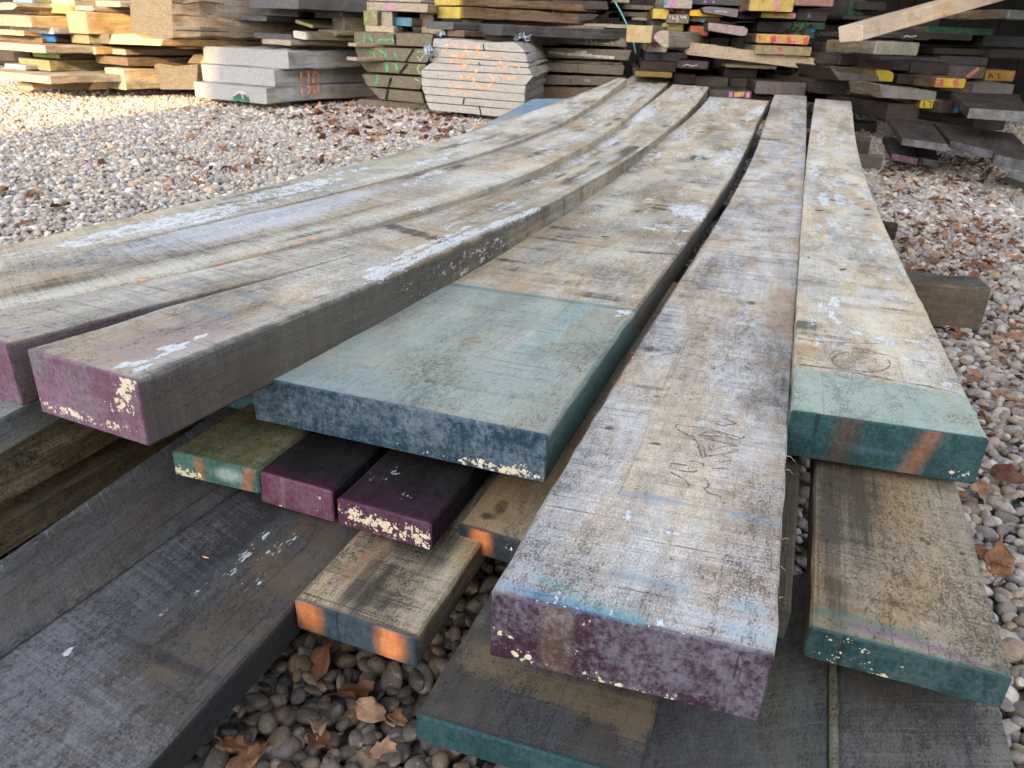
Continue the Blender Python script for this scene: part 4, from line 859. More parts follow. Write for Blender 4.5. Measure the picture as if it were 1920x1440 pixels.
# --- boule of waney edged boards with green spray
GB = 'waney boards of the green sprayed log'
yb_ = 10
lay_g = [((663, 60), (812, 64), (808, 88), (664, 82)), ((664, 87), (812, 93), (800, 118), (672, 110)), ((672, 113), (800, 121), (794, 141), (687, 134)), ((678, 139), (792, 145), (788, 168), (688, 161)), ((692, 164), (790, 172), (796, 194), (712, 186))]
mk_g = [[dict(name='sprayed_scribble', strokes=[[(682, 80), (684, 68), (692, 66), (698, 78)], [(708, 80), (712, 74), (722, 76), (736, 72), (738, 80)]], wd=2.6, col='green')],
        [dict(name='sprayed_scribble', strokes=[[(684, 92), (700, 100), (704, 109)], [(712, 95), (724, 102), (722, 113)], [(738, 97), (744, 108)]], wd=3.0, col='green'), dict(name='sprayed_loop', strokes=[[(782, 98), (790, 95), (795, 102), (788, 114), (782, 106)], [(797, 104), (806, 100), (810, 106)]], wd=1.8, col='lime')],
        [dict(name='sprayed_scribble', strokes=[[(725, 116), (726, 135)], [(742, 118), (745, 132)]], wd=5, col='green'), dict(name='sprayed_loop', strokes=[[(796, 122), (786, 122), (783, 130), (788, 139)]], wd=2.0, col='lime')],
        [dict(name='sprayed_scribble', strokes=[[(706, 140), (708, 150), (704, 156)]], wd=3.5, col='green'), dict(name='sprayed_loop', strokes=[[(777, 147), (786, 152)]], wd=2, col='lime')], []]
names = ['topmost', 'second', 'third', 'fourth', 'bottom']
for i, q in enumerate(lay_g):
    o = stack('waney_board', names[i] + ' waney board of the dark log sliced in five, sprayed with green' if i < 4 else 'bottom waney board of the dark log sliced in five, bare of paint', list(q), 5.95 + .004 * i, yb_, 2.2, 'mud', 'mud', group=GB, cat='waney board', marks=mk_g[i], rough=.008)
    cr = [[(740, 64), (742, 84)], [(776, 92), (760, 117)], [(764, 120), (748, 140)], [(734, 146), (728, 164)], [(728, 168), (724, 187)]][i]
    P_, f_, ax_, cen_ = o_info[o.name]; mark(o, cen_, (P_[0], np.array([math.sin(math.radians(yb_)), math.cos(math.radians(yb_)), 0])), 'crack', [cr], 4.5, 'black', .002)
stack('timber_bearer', 'low flat bearer under the green sprayed log', (672, 186, 800, 206), 6.15, yb_, .8, 'mud', cat='bearer')
stack('sticker', 'pale stick poking out left of the green sprayed log, upper one', (652, 80, 668, 86), 5.9, 60, .5, 'drift', cat='stick', group='thin sticks between the log boards'); stack('sticker', 'pale stick poking out left of the green sprayed log, lower one', (650, 106, 668, 113), 5.88, 60, .5, 'drift', cat='stick', group='thin sticks between the log boards')

# --- pale boule with orange spray
GW = 'waney boards of the pale orange sprayed log'
lys = [(67, 79), (89, 99.5), (107, 117.5), (127, 137), (143, 156.5), (160, 175), (176, 192), (190, 206), (206, 217)]; rows = []
lx = [813, 811, 812, 806, 790, 790, 792, 797, 804]; rx = [962, 985, 990, 990, 1001, 984, 984, 984, 972]; lx2 = [811, 812, 806, 792, 790, 792, 796, 803, 830]; rx2 = [970, 990, 988, 986, 984, 984, 983, 975, 948]
nmW = ['topmost', 'second', 'third', 'fourth', 'fifth', 'sixth', 'seventh', 'eighth', 'bottom']
mkW = {0: [[(836, 84), (848, 82), (862, 90)], [(872, 86), (876, 92)], [(890, 88), (900, 92), (896, 84)]], 1: [[(838, 90), (838, 102)], [(846, 104), (868, 104), (872, 94)], [(874, 94), (884, 110)], [(888, 98), (900, 104), (894, 92)], [(906, 104), (920, 108)]],
       2: [[(854, 110), (872, 116)], [(864, 108), (872, 118)], [(842, 118), (850, 112)], [(936, 104), (940, 112), (938, 118)]], 3: [[(858, 122), (876, 122)], [(864, 128), (872, 126)], [(932, 126), (952, 124)], [(962, 120), (974, 124), (970, 134)], [(896, 130), (890, 138)]],
       4: [[(862, 140), (868, 148), (884, 142)], [(890, 140), (887, 150), (892, 156)], [(918, 138), (926, 148), (920, 158)], [(940, 140), (944, 152)], [(952, 148), (972, 146)]], 5: [[(892, 158), (902, 166), (914, 164), (922, 156)], [(847, 172), (850, 164), (862, 162), (872, 164)]], 6: [[(847, 176), (850, 184)], [(874, 166 + 11), (870, 184)]]}
for i in range(9):
    yl, yr = lys[i]; bl, br = (lys[i + 1][0] - 1.6, lys[i + 1][1] - 1.6) if i < 8 else (206 + .5, 219)
    if i == 8: q = [(lx[8], 192 + 14.5), (rx[8], 207 + .5), (rx2[8], 220), (lx2[8], 207 + .5 + .5)]
    q = [(lx[i], yl), (rx[i], yr), (rx2[i], br), (lx2[i], bl)] if i < 8 else [(800, 205.5), (975, 221 - 12), (948, 222), (812, 207.5)]
    mk = [dict(name='sprayed_scribble', strokes=mkW[i], wd=3.0, col='faded')] if i in mkW else []
    if i == 8: q = [(799, 192.2 + 0), (978, 207.5), (948, 220), (806, 206)]
    if i == 7: q = [(796, 190 - 12.5), (984, 206 - 13), (980, 206), (799, 190.6)]
    if i == 6: q = [(790, 162), (984, 177), (984, 191.4), (795, 176)]
    if i == 5: q = [(790, 161 - 14.5), (986, 176 - 15), (984, 175.4), (790, 160.4)]
    if i == 4: q = [(790, 143.5 - 12), (1001, 157.5 - 16), (986, 159.6), (790, 145)]
    if i == 3: q = [(806, 126.6), (992, 137.5), (1000, 140), (984, 141 - .6), (792, 130)] if False else [(808, 118), (992, 128), (998, 140), (792, 130)]
    if i == 2: q = [(812, 107.5), (990, 118), (992, 126.6), (809, 116.6)]
    if i == 1: q = [(811, 90), (986, 100), (990, 116.6), (812, 106)]
    if i == 0: q = [(813, 72), (880, 76), (900, 80), (960, 79), (972, 84), (986, 98.6), (811, 88.6)]
    o = stack('waney_board', nmW[i] + ' board of the pale log sliced in nine' + (', with orange spray' if i in mkW else ', no spray on it'), q, 5.35 + .003 * (i % 3), 8, 1.1, 'pale', 'pale', group=GW, cat='waney board', marks=mk, rough=.006, seg=8)
    ck = {0: [(906, 82), (908, 96)], 2: [(898, 117), (903, 128)], 7: [(871, 183), (868, 196)], 8: [(899, 199.5), (902, 215)]}.get(i)
    P_, f_, ax_, cen_ = o_info[o.name]
    if ck: mark(o, cen_, (P_[0], np.array([math.sin(math.radians(8)), math.cos(math.radians(8)), 0])), 'crack', [ck], 2.5, 'black', .002)
tg = stack('price_tag', 'small lime yellow tag stapled to the middle of the pale log', (906, 139, 914, 152), 5.32, 12, .012, 'pine', end=(.75, .85, .02), amp=1.2, cat='tag', rough=.0005, seg=2)
stack('timber_bearer', 'dark bearer under the pale log', (830, 212, 945, 226), 5.6, 12, .8, 'umber', cat='bearer')

# --- dark log with chalk figures, wedge offcuts on top
GD = 'dark waney boards of the chalk marked stack'; yD = 4
dk = [([(1013, 164), (1176, 166), (1172, 186), (1016, 186)], 'lowest visible brown board of the dark waney stack, beside the pale log', 'brown', ()),
      ([(1008, 140), (1176, 145), (1172, 161), (1010, 158)], 'second lowest board of the dark waney stack with a pale blotch', 'mud', (dict(name='chalk_smear', strokes=[[(1096, 150), (1106, 152)]], wd=5, col='steel'),)),
      ([(1007, 117), (1172, 123), (1168, 141), (1008, 133)], 'third lowest board of the dark waney stack, just above the blotched one', 'mud', ()),
      ([(1005, 89), (1185, 94), (1178, 113), (1001, 107)], 'board of the dark waney stack with a white flaking patch along its edge', 'mud', (dict(name='white_smear', strokes=[[(1028, 98), (1060, 101)], [(1062, 102), (1090, 102), (1120, 106), (1152, 108)], [(1078, 99), (1100, 97)]], wd=5, col='chalk'),)),
      ([(993, 66), (1172, 72), (1176, 88), (990, 79)], 'board of the dark waney stack bearing chalk figures 2 and 219', 'mud', (dict(name='chalk_figures', strokes=[[(1023, 71), (1030, 70), (1031, 76), (1026, 79), (1031, 83)], [(1096, 74), (1100, 72), (1102, 76), (1097, 82), (1103, 82)], [(1106, 75), (1110, 73), (1108, 78), (1112, 82), (1106, 83)], [(1114, 78), (1117, 75), (1119, 79), (1116, 83)], [(1130, 82), (1142, 82)], [(1146, 76), (1146, 82), (1150, 82)]], wd=1.4, col='chalk'),)),
      ([(1029, 47), (1136, 49), (1125, 65), (1040, 62)], 'wedge shaped board second from the top of the dark waney stack', 'mud', ()),
      ([(1041, 25), (1124, 27), (1112, 37), (1085, 41), (1048, 35)], 'half moon shaped dark offcut on the waney stack', 'umber', ()),
      ([(1036, 0), (1138, 2), (1142, 18), (1037, 16)], 'upper dark board of the waney stack cut by the frame', 'umber', ()),
      ([(1030, -30), (1150, -28), (1150, -3), (1030, -5)], 'top board of the waney stack above the frame edge', 'umber', ())]
for i, (q, lab, pal, mk) in enumerate(dk): stack('waney_board', lab, q, 5.95 + .02 * (i % 2), yD, 2.2, pal, pal, group=GD, cat='waney board', marks=mk, rough=.008)
for q, lab in (((1020, 41, 1190, 47), 'thin pale stick under the half moon offcut'), ((1022, 61, 1060, 67), 'thin stick end under the wedge shaped board'), ((1020, 112, 1166, 118), 'thin stick under the white patched board'), ((1010, 159, 1172, 164), 'thin stick low in the dark waney stack')): stack('sticker', lab, q, 6.05, yD, .06, 'drift', cat='stick', group='thin sticks between the log boards')
def cord(name, label, pts, r, col, cat, lift=0):
    Q = [at_d(p[0], p[1], far(p[0], p[2]) - .05) for p in pts]; V, Fc = [], []; Q = [Q[0]] + [a + (b - a) * k / 4 for a, b in zip(Q[:-1], Q[1:]) for k in range(1, 5)]
    for i, p in enumerate(Q):
        d = Q[min(i + 1, len(Q) - 1)] - Q[max(i - 1, 0)]; d = d / np.linalg.norm(d); a = np.cross(d, [0, 1, .1]); a /= np.linalg.norm(a); b = np.cross(d, a)
        for k in range(6): V.append(p + r * (a * math.cos(k * 1.047) + b * math.sin(k * 1.047)) - Q[0])
        if i:
            for k in range(6): Fc.append(((i - 1) * 6 + k, (i - 1) * 6 + (k + 1) % 6, i * 6 + (k + 1) % 6, i * 6 + k))
    o = mesh_obj(name, V, Fc, [plain('cord ' + name + str(col), col, .6, .2)], smooth=True); o.location = Q[0]; return tag(o, label, cat)
cord('binding_strap', 'short green strap hanging at the left of the dark waney stack', [(1036, 17, 5.9), (1036, 30, 5.9), (1035, 44, 5.9)], .008, (.12, .38, .28), 'strap')
cord('cord', 'thin teal cord slanting down over the dark waney stack', [(1152, 2, 5.85), (1164, 22, 5.85), (1175, 45, 5.85), (1188, 80, 5.85), (1192, 100, 5.88)], .006, (.10, .30, .27), 'cord')
cord('binding_strap', 'thin grey metal strap slanting across the top planks', [(612, 1, 6.6), (628, 6, 6.6), (655, 22, 6.6), (680, 34, 6.6)], .008, (.35, .35, .35), 'strap')
# --- crumpled plastic by the logs
def rag(label, x, y, d, sx, sy, seed):
    r = np.random.default_rng(seed); nx, ny = 12, 8; V, Fc = [], []; c = at_d(x, y, far(x, d))
    for i in range(nx + 1):
        for j in range(ny + 1):
            a, b = i / nx - .5, j / ny - .5; V.append((a * sx + r.normal(0, sx * .05), .10 * r.random() * sx * 4 - .04, b * sy * (1 - .5 * abs(a)) + .25 * sy * math.sin(a * 9 + seed) + r.normal(0, sy * .08)))
    for i in range(nx):
        for j in range(ny): k = i * (ny + 1) + j; Fc.append((k, k + 1, k + ny + 2, k + ny + 1))
    o = mesh_obj('plastic_sheet', V, Fc, [plain('crumpled plastic', (.26, .29, .34), .4, .7, 18, .4)]); o.location = c; return tag(o, label, 'plastic sheet', 'scraps of crumpled plastic')
rag('crumpled grey plastic sheet between the green and pale logs', 803, 92, 5.30, .06, .10, 1); rag('crumpled white plastic scrap on the right top corner of the pale log', 980, 69, 5.28, .11, .045, 2)
rag('white plastic scrap on the left top corner of the pale log', 826, 63, 5.32, .07, .03, 5)

def rows_(data, group, cat='plank'):
    for r in data:
        lab, q, d, yaw, L, pal = r[:6]; kw = r[6] if len(r) > 6 else {}
        stack(kw.pop('name', 'stacked_plank'), lab, q, d, yaw, L, pal, group=group, cat=kw.pop('cat', cat), **kw)
Y_, BL_, PK_ = (.62, .46, .09), (.02, .17, .40), (.55, .22, .33)
# --- over the green log: pallet
pal_o = bpy.data.objects.new('pallet', None); COL.objects.link(pal_o); pal_o.location = at_d(745, 60, far(745, 6.0)); tag(pal_o, 'pale wooden pallet with a pink dab standing on the green sprayed log', 'pallet')
def pallet_part(name, q, d, L, pal, marks=()):
    o = stack(name, None, q, d, 12, L, pal, marks=marks); o.parent = pal_o; o.location = o.location - pal_o.location; del o['category']
for nm, q, L, pal, mk in (('deck_board', (680, 3, 802, 19), .9, 'drift', (dict(name='paint_stripe', strokes=[[(722, 14), (742, 15)]], wd=5, col='pink'),)), ('deck_board', (676, -4, 790, 1), .9, 'drift', ()), ('block', (708, 19, 736, 48), .12, 'drift', ()), ('block', (787, 20, 812, 49), .12, 'drift', ()),
    ('base_block', (685, 48, 738, 61), .3, 'sand', ()), ('base_block', (790, 49, 830, 63), .3, 'sand', ()), ('post', (682, 20, 708, 48), .15, 'olive', (dict(name='sprayed_loop', strokes=[[(686, 26), (688, 36), (684, 38)], [(698, 22), (704, 32)]], wd=2.2, col='lime'),))): pallet_part(nm, q, 6.0, L, pal, mk)
rows_([('blue ended timber inside the pallet above the green log', (733, 32, 772, 48), 6.0, 20, .4, 'drift', dict(end=(.10, .25, .36)))], None)
# --- over the pale log: yellow ended beams
rows_([
 ('upper brown beam with yellow painted end above the pale log', (814, -6, 860, 10), 5.9, 62, 1.3, 'brown', dict(end=Y_)),
 ('lower brown beam with yellow painted end above the pale log', (820, 13, 861, 34), 5.9, 62, 1.3, 'brown', dict(end=Y_)),
 ('brown beam under the yellow ended pair, above the pale log', (866, 36, 900, 47), 6.1, 62, 1.0, 'brown', dict(end=Y_)),
 ('long grey plank right above the pale log, right one', (896, 45, 940, 65), 5.72, 66, 1.2, 'dark'),
 ('long grey plank right above the pale log, left one', (798, 40, 850, 54), 5.70, 30, .8, 'slate'),
 ('reddish brown block between the grey planks and the pale log', (838, 56, 870, 68), 5.6, 30, .4, 'brown'),
 ('dark packing piece right of the reddish block', (872, 60, 965, 74), 5.75, 12, .5, 'umber'),
 ('dark plank edge between pale and dark log', (975, 66, 1002, 82), 5.75, 30, .5, 'mud')], 'planks above the pale log')
# --- bundle with painted ends
yB = 6
rows_([
 ('square cream painted timber end jutting out of the painted bundle', (1173, 47, 1221, 79), 5.2, 20, 1.3, 'drift', dict(end=(.50, .38, .18))),
 ('six sided grey beam end with a pink smear', [(1229, 62), (1238, 57), (1254, 58), (1253, 90), (1242, 88), (1226, 74)], 4.95, 28, 1.6, 'drift', dict(marks=(dict(name='paint_stripe', strokes=[[(1231, 63), (1229, 73)]], wd=6, col='pink'),))),
 ('pale board end under the six sided beam', (1212, 79, 1250, 97), 5.45, yB, 1.5, 'drift', dict(marks=(dict(name='paint_stripe', strokes=[[(1226, 80), (1228, 92)]], wd=5, col='pink'),))),
 ('yellow end above the cream timber end', (1223, 16, 1253, 35), 5.5, yB, 1.5, 'brown', dict(end=Y_)),
 ('grey board end with white writing and a pink dot', (1249, 26, 1291, 43), 5.4, yB, 1.5, 'mud', dict(marks=(dict(name='chalk_figures', strokes=[[(1256, 29), (1257, 35)], [(1262, 29), (1261, 35), (1266, 35)], [(1270, 30), (1270, 36)], [(1276, 30), (1280, 34), (1284, 30), (1286, 35)]], wd=1.6, col='white'), dict(name='paint_stripe', strokes=[[(1270, 36), (1271, 43)]], wd=6, col='magenta')))),
 ('top grey board end with blue corner and magenta stripe', (1244, -14, 1297, 15), 5.4, yB, 1.5, 'drift', dict(marks=(dict(name='paint_stripe', strokes=[[(1262, -8), (1260, 14)]], wd=6, col='magenta'), dict(name='paint_stripe', strokes=[[(1236 + 9, 4), (1250, 4)]], wd=9, col='sky')))),
 ('dark end with a magenta dot under the top grey board', (1229, 9, 1264, 22), 5.5, yB, 1.5, 'dark', dict(marks=(dict(name='paint_dot', strokes=[[(1253, 15), (1260, 15)]], wd=9, col='magenta'),))),
 ('small brown end with a magenta dot', (1265, 16, 1293, 25), 5.5, yB, 1.5, 'brown', dict(marks=(dict(name='paint_dot', strokes=[[(1278, 20), (1285, 20)]], wd=7, col='magenta'),))),
 ('mustard end with a pale pink dab below the writing', (1241, 43, 1281, 57), 5.5, yB, 1.5, 'brown', dict(end=(.40, .36, .08), marks=(dict(name='paint_dot', strokes=[[(1256, 48), (1266, 48)]], wd=6, col='pink'),))),
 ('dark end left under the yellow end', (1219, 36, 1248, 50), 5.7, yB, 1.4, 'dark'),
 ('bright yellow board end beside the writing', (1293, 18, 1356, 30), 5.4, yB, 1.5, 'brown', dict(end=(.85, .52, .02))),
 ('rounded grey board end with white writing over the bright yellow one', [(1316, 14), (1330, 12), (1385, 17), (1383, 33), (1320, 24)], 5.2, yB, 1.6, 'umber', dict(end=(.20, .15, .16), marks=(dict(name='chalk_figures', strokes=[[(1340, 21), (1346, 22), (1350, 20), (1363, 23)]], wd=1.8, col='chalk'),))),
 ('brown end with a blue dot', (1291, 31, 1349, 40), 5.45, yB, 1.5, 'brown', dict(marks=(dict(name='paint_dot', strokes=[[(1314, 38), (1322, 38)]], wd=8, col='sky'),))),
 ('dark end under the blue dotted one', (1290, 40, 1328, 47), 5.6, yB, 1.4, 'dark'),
 ('red and orange painted end', (1293, 48, 1328, 66), 5.4, yB, 1.5, 'brown', dict(end=(.42, .10, .05))),
 ('pinkish grey board end with rounded corner jutting out', [(1328, 42), (1396, 50), (1403, 55), (1400, 66), (1392, 68), (1328, 57)], 5.1, yB, 1.6, 'umber', dict(end=(.36, .28, .26))),
 ('black end under the red painted one', (1293, 67, 1328, 82), 5.55, yB, 1.4, 'dark'), ('dark brown end below the pinkish grey board', (1329, 69, 1366, 86), 5.55, yB, 1.4, 'umber'), ('dark brown broad end right of centre', (1368, 70, 1418, 92), 5.55, yB, 1.4, 'umber'),
 ('mustard top end with one pink stripe', (1404, -8, 1486, 20), 5.1, yB, 1.6, 'brown', dict(end=(.55, .40, .11), marks=(bars([1457], -2, 22, 9, 'pink'),))),
 ('yellow end with pink right part under the mustard one', (1427, 22, 1491, 33), 5.2, yB, 1.5, 'brown', dict(end=(.50, .42, .07), marks=(bars([1455, 1486], 23, 35, 8, 'pink'),))),
 ('pinkish plank end at the top right of the bundle', (1488, -6, 1562, 10), 5.3, yB, 1.5, 'drift', dict(end=(.36, .20, .15))),
 ('dark brown end with a faint blue dot', (1493, 16, 1550, 38), 5.4, yB, 1.5, 'umber', dict(marks=(dict(name='paint_dot', strokes=[[(1514, 29), (1520, 29)]], wd=9, col='blue'),))),
 ('dark greenish end above the blue end', (1486, 40, 1546, 54), 5.45, yB, 1.5, 'dark', dict(end=(.03, .07, .045))),
 ('bright blue painted end', (1483, 54, 1527, 70), 5.3, yB, 1.5, 'brown', dict(end=(.015, .15, .42))),
 ('board end striped in red, pink and gold', (1418, 63, 1516, 80), 5.0, yB, 1.6, 'brown', dict(end=(.62, .36, .10), marks=(bars([1449, 1479, 1510], 66, 90, 11, 'red', 2), bars([1458, 1488], 67, 86, 6, 'pink', 3), bars([1424], 65, 80, 5, 'coral')))),
 ('tan board end with faint pink smear under the striped one', (1415, 84, 1520, 101), 5.05, yB, 1.6, 'drift', dict(end=(.35, .27, .14), marks=(bars([1463], 88, 106, 8, 'coral'),))),
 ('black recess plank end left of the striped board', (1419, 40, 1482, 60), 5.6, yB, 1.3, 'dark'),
 ('long tan cross bearer through the painted bundle', [(1287, 80), (1532, 110), (1530, 131), (1286, 102)], 5.25, yB, .10, 'sand', dict(cat='bearer')),
 ('dark red brown beam end with white writing', (1268, 113, 1327, 127), 5.2, yB + 8, 1.5, 'umber', dict(end=(.055, .03, .028), marks=(dict(name='chalk_figures', strokes=[[(1281, 123), (1290, 121), (1296, 124), (1308, 122)]], wd=1.6, col='chalk'),))),
 ('dark brown beam left of the written one', (1200, 114, 1267, 132), 5.5, yB, 1.4, 'umber'),
 ('dim yellow end just above the far end of the boards', (1190, 133, 1260, 143), 5.35, yB, 1.4, 'brown', dict(end=(.24, .17, .03))),
 ('thin tan lath under the cross bearer', (1360, 120, 1456, 126), 5.3, yB, .3, 'sand'),
 ('grey brown block left under the thin lath', (1357, 128, 1418, 144), 5.45, yB, 1.3, 'umber'), ('grey brown block right under the cross bearer', (1450, 129, 1501, 144), 5.5, yB, 1.3, 'umber'),
 ('grey brown block, lower left of a pair near the far board ends', (1303, 143, 1364, 162), 5.35, yB, 1.3, 'umber'), ('grey brown block, lower right of a pair near the far board ends', (1365, 146, 1417, 165), 5.4, yB, 1.3, 'umber'),
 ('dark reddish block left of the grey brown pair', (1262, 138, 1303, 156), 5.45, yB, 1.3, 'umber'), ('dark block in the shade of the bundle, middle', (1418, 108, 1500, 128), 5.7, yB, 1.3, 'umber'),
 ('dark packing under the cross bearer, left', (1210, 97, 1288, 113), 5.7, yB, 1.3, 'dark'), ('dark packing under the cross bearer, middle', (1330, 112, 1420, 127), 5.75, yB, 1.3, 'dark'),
 ('big grey brown beam lowest right in the painted bundle', (1415, 152, 1509, 176), 5.0, yB, 1.4, 'umber', dict(end=(.15, .12, .11))),
 ('low grey beam with a pink and yellow painted corner', (1328, 168, 1408, 186), 5.0, yB, 1.4, 'umber', dict(end=(.10, .08, .07), marks=(bars([1370, 1402], 171, 184, 8, 'pink', 1), bars([1386], 171, 184, 20, 'gold')))),
 ('brown block at the foot of the bundle', (1409, 178, 1452, 194), 5.1, yB, 1.0, 'umber'),
 ('small grey plank end beyond the right hand board, low', (1575, 185, 1631, 209), 5.0, 4, 1.0, 'umber'),
 ('dim grey plank behind the waney stack, upper', (1150, 8, 1232, 16), 6.6, 0, 1.0, 'mud'), ('dim grey plank behind the waney stack, middle', (1160, 22, 1230, 30), 6.6, 0, 1.0, 'mud'), ('dim pale plank behind the waney stack, lower', (1185, 32, 1222, 38), 6.55, 0, 1.0, 'drift'), ('yellowish plank end at the top of the waney stack', (1137, -3, 1180, 4), 6.3, 0, 1.0, 'sand'),
 ('dark beam at the top edge between the painted ends', (1298, -12, 1402, 8), 5.6, yB, 1.4, 'dark', dict(marks=(bars([1322, 1338], 0, 8, 6, 'magenta'),))),
 ('dark plank between the mustard end and the rounded one', (1386, 8, 1420, 36), 5.6, yB, 1.4, 'dark')], 'timbers of the bundle with painted ends', 'timber')
# --- dark rack on the right
yR = -32
rows_([
 ('pale greenish cream board end jutting out of the dark rack', (1640, 77, 1720, 102), 4.2, -24, .42, 'mud', dict(end=(.42, .41, .29))),
 ('brown end with white chalk above the cream end', (1690, 62, 1742, 74), 4.6, -25, 1.0, 'umber', dict(marks=(dict(name='chalk_figures', strokes=[[(1694, 69), (1700, 67), (1706, 69), (1718, 67)]], wd=2, col='white'),))),
 ('dark green board in the rack under the leaning timber', (1738, 49, 1862, 62), 4.9, -10, 1.0, 'dark', dict(end=(.03, .12, .06))), ('brown board under the dark green one', (1716, 60, 1822, 72), 4.8, -10, 1.0, 'umber'),
 ('dark brown board in the rack, upper right', (1750, 89, 1850, 101), 4.9, -8, 1.0, 'umber'), ('dim board end at the right edge of the rack', (1856, 92, 1925, 108), 4.8, -8, 1.0, 'umber'),
 ('pinkish dark end at the left of the rack', (1573, 101, 1628, 122), 4.7, -15, 1.0, 'umber', dict(end=(.085, .05, .05))),
 ('brown grey end, first of three in a row in the rack', (1630, 112, 1703, 130), 4.55, -6, 1.0, 'umber'), ('brown grey end, second of three in a row in the rack', (1704, 116, 1778, 137), 4.55, -6, 1.0, 'umber'),
 ('grey end with red slash, third in a row in the rack', (1778, 123, 1843, 146), 4.5, -6, 1.0, 'mud', dict(end=(.10, .085, .075), marks=(dict(name='paint_stripe', strokes=[[(1812, 146), (1834, 128)]], wd=6, col='coral'),))),
 ('amber end with black scrawl at the right of the rack', (1845, 131, 1900, 151), 4.5, -6, 1.0, 'brown', dict(end=(.32, .16, .02), marks=(dict(name='black_scrawl', strokes=[[(1852, 148), (1856, 138), (1862, 146)], [(1866, 140), (1872, 138), (1872, 148)]], wd=1.8, col='black'),))),
 ('grey plank running left to a yellow end', [(1556, 125), (1572, 135), (1648, 142), (1648, 153), (1574, 151)], 4.3, -6, .5, 'umber', dict(end=(.11, .095, .085))),
 ('yellow clipped corner end in the rack', [(1645, 131), (1668, 132), (1677, 138), (1674, 154), (1646, 152)], 4.28, -6, 1.0, 'brown', dict(end=(.50, .36, .02))),
 ('dark grey end right of the yellow clipped one', (1680, 139, 1757, 157), 4.45, -6, 1.0, 'umber'),
 ('yellow end with pink bars in the rack', (1754, 146, 1808, 164), 4.2, -6, 1.0, 'brown', dict(end=(.58, .42, .02), marks=(dict(name='paint_stripe', strokes=[[(1763, 147), (1760, 164)]], wd=9, col='coral'), dict(name='paint_stripe', strokes=[[(1790, 150), (1795, 162)]], wd=9, col='coral')))),
 ('short weathered board with bleached sawn end', [(1650, 158), (1711, 167), (1757, 172), (1755, 190), (1710, 187), (1654, 183)], 4.0, -8, .35, 'mud', dict(end=(.22, .20, .175))),
 ('long brown beam low in the rack', (1537, 151, 1640, 176), 4.7, -6, 1.0, 'umber'), ('red and mustard painted end low in the rack', (1617, 166, 1648, 184), 4.5, -10, .8, 'umber', dict(end=(.20, .10, .02))),
 ('yellow end with black letters under the bleached board', (1725, 186, 1758, 203), 4.0, -6, .8, 'brown', dict(end=(.55, .42, .02), marks=(dict(name='black_scrawl', strokes=[[(1732, 190), (1732, 201)], [(1740, 191), (1746, 191), (1743, 201)], [(1750, 192), (1752, 202)]], wd=1.8, col='black'),))),
 ('grey block right of the pink barred yellow end', (1822, 156, 1897, 178), 4.35, -6, .9, 'mud', dict(end=(.13, .115, .10))),
 ('brown end with a blue dab in the rack', (1760, 189, 1802, 212), 3.95, -20, .8, 'umber', dict(marks=(dict(name='paint_dot', strokes=[[(1788, 205), (1796, 206)]], wd=9, col='sky'),))),
 ('dark grey block under the bleached board', (1660, 193, 1720, 226), 4.1, -6, .8, 'umber'), ('dark block at the right foot of the rack', (1822, 221, 1882, 243), 3.9, -6, .8, 'umber'),
 ('dim plank behind the leaning timber, upper', (1606, 2, 1660, 18), 5.4, 0, 1.0, 'umber'), ('greenish plank end at the top of the rack', (1590, -6, 1618, 28), 5.5, 0, 1.0, 'dark', dict(end=(.03, .10, .045))), ('dim brown plank under the greenish end', (1580, 28, 1634, 36), 5.4, 0, 1.0, 'umber'), ('pale board end at the right edge under the leaning timber', (1890, 18, 1935, 36), 4.4, -20, .9, 'mud', dict(end=(.28, .30, .27))),
 ('dim tan post end left in the rack', (1562, 80, 1590, 100), 4.9, -10, .8, 'umber', dict(end=(.13, .09, .05))), ('dim dark plank mid rack, left', (1650, 104, 1760, 114), 4.9, -4, 1.0, 'dark'), ('dim dark plank mid rack, right', (1760, 104, 1850, 120), 4.9, -4, 1.0, 'dark'),
 ('dim dark plank high in the rack, right', (1840, 66, 1930, 86), 5.0, -4, 1.0, 'dark'), ('dim dark plank high in the rack, left', (1640, 30, 1760, 46), 5.5, -4, 1.0, 'dark')], 'timbers in the dark rack on the right', 'timber')
def flatboard(name, label, corners, z, t, pal, group, tint=None, cat='plank'):
    """A board lying low with its top visible: near-left, near-right, far-right, far-left pixels at height z."""
    b = Board(name, label, [corners[0], corners[3]], [corners[1], corners[2]], z, z, t, pal, 'mud', group=group, du=.012, cat=cat)
    if tint: b.end(tint, .8)
    b.build(); return b
GR = 'planks lying at the foot of the dark rack'
flatboard('low_plank', 'wide grey plank low in the rack, left of the pair', [(1693, 259), (1778, 271), (1747, 228), (1665, 222)], .17, .03, 'umber', GR, (.13, .11, .10))
flatboard('low_plank', 'wide grey plank low in the rack, right of the pair', [(1782, 264), (1863, 283), (1835, 240), (1750, 228)], .168, .03, 'umber', GR, (.13, .12, .11))
flatboard('low_plank', 'plank at the right edge low in the rack, cut by the frame', [(1866, 290), (1960, 310), (1900, 250), (1838, 242)], .165, .04, 'umber', GR, (.14, .13, .12))
flatboard('low_plank', 'lowest small plank with a pink end on the gravel by the rack', [(1673, 288), (1722, 297), (1710, 262), (1656, 256)], .075, .03, 'umber', GR, (.26, .10, .13))
flatboard('low_plank', 'lowest small plank beside the pink ended one', [(1724, 295), (1761, 302), (1752, 272), (1715, 264)], .072, .03, 'umber', GR, (.12, .11, .105))
flatboard('low_plank', 'large grey plank projecting over the right side of the rack', [(1818, 203), (1925, 210), (1912, 177), (1782, 173)], .30, .045, 'umber', GR, (.17, .155, .145))
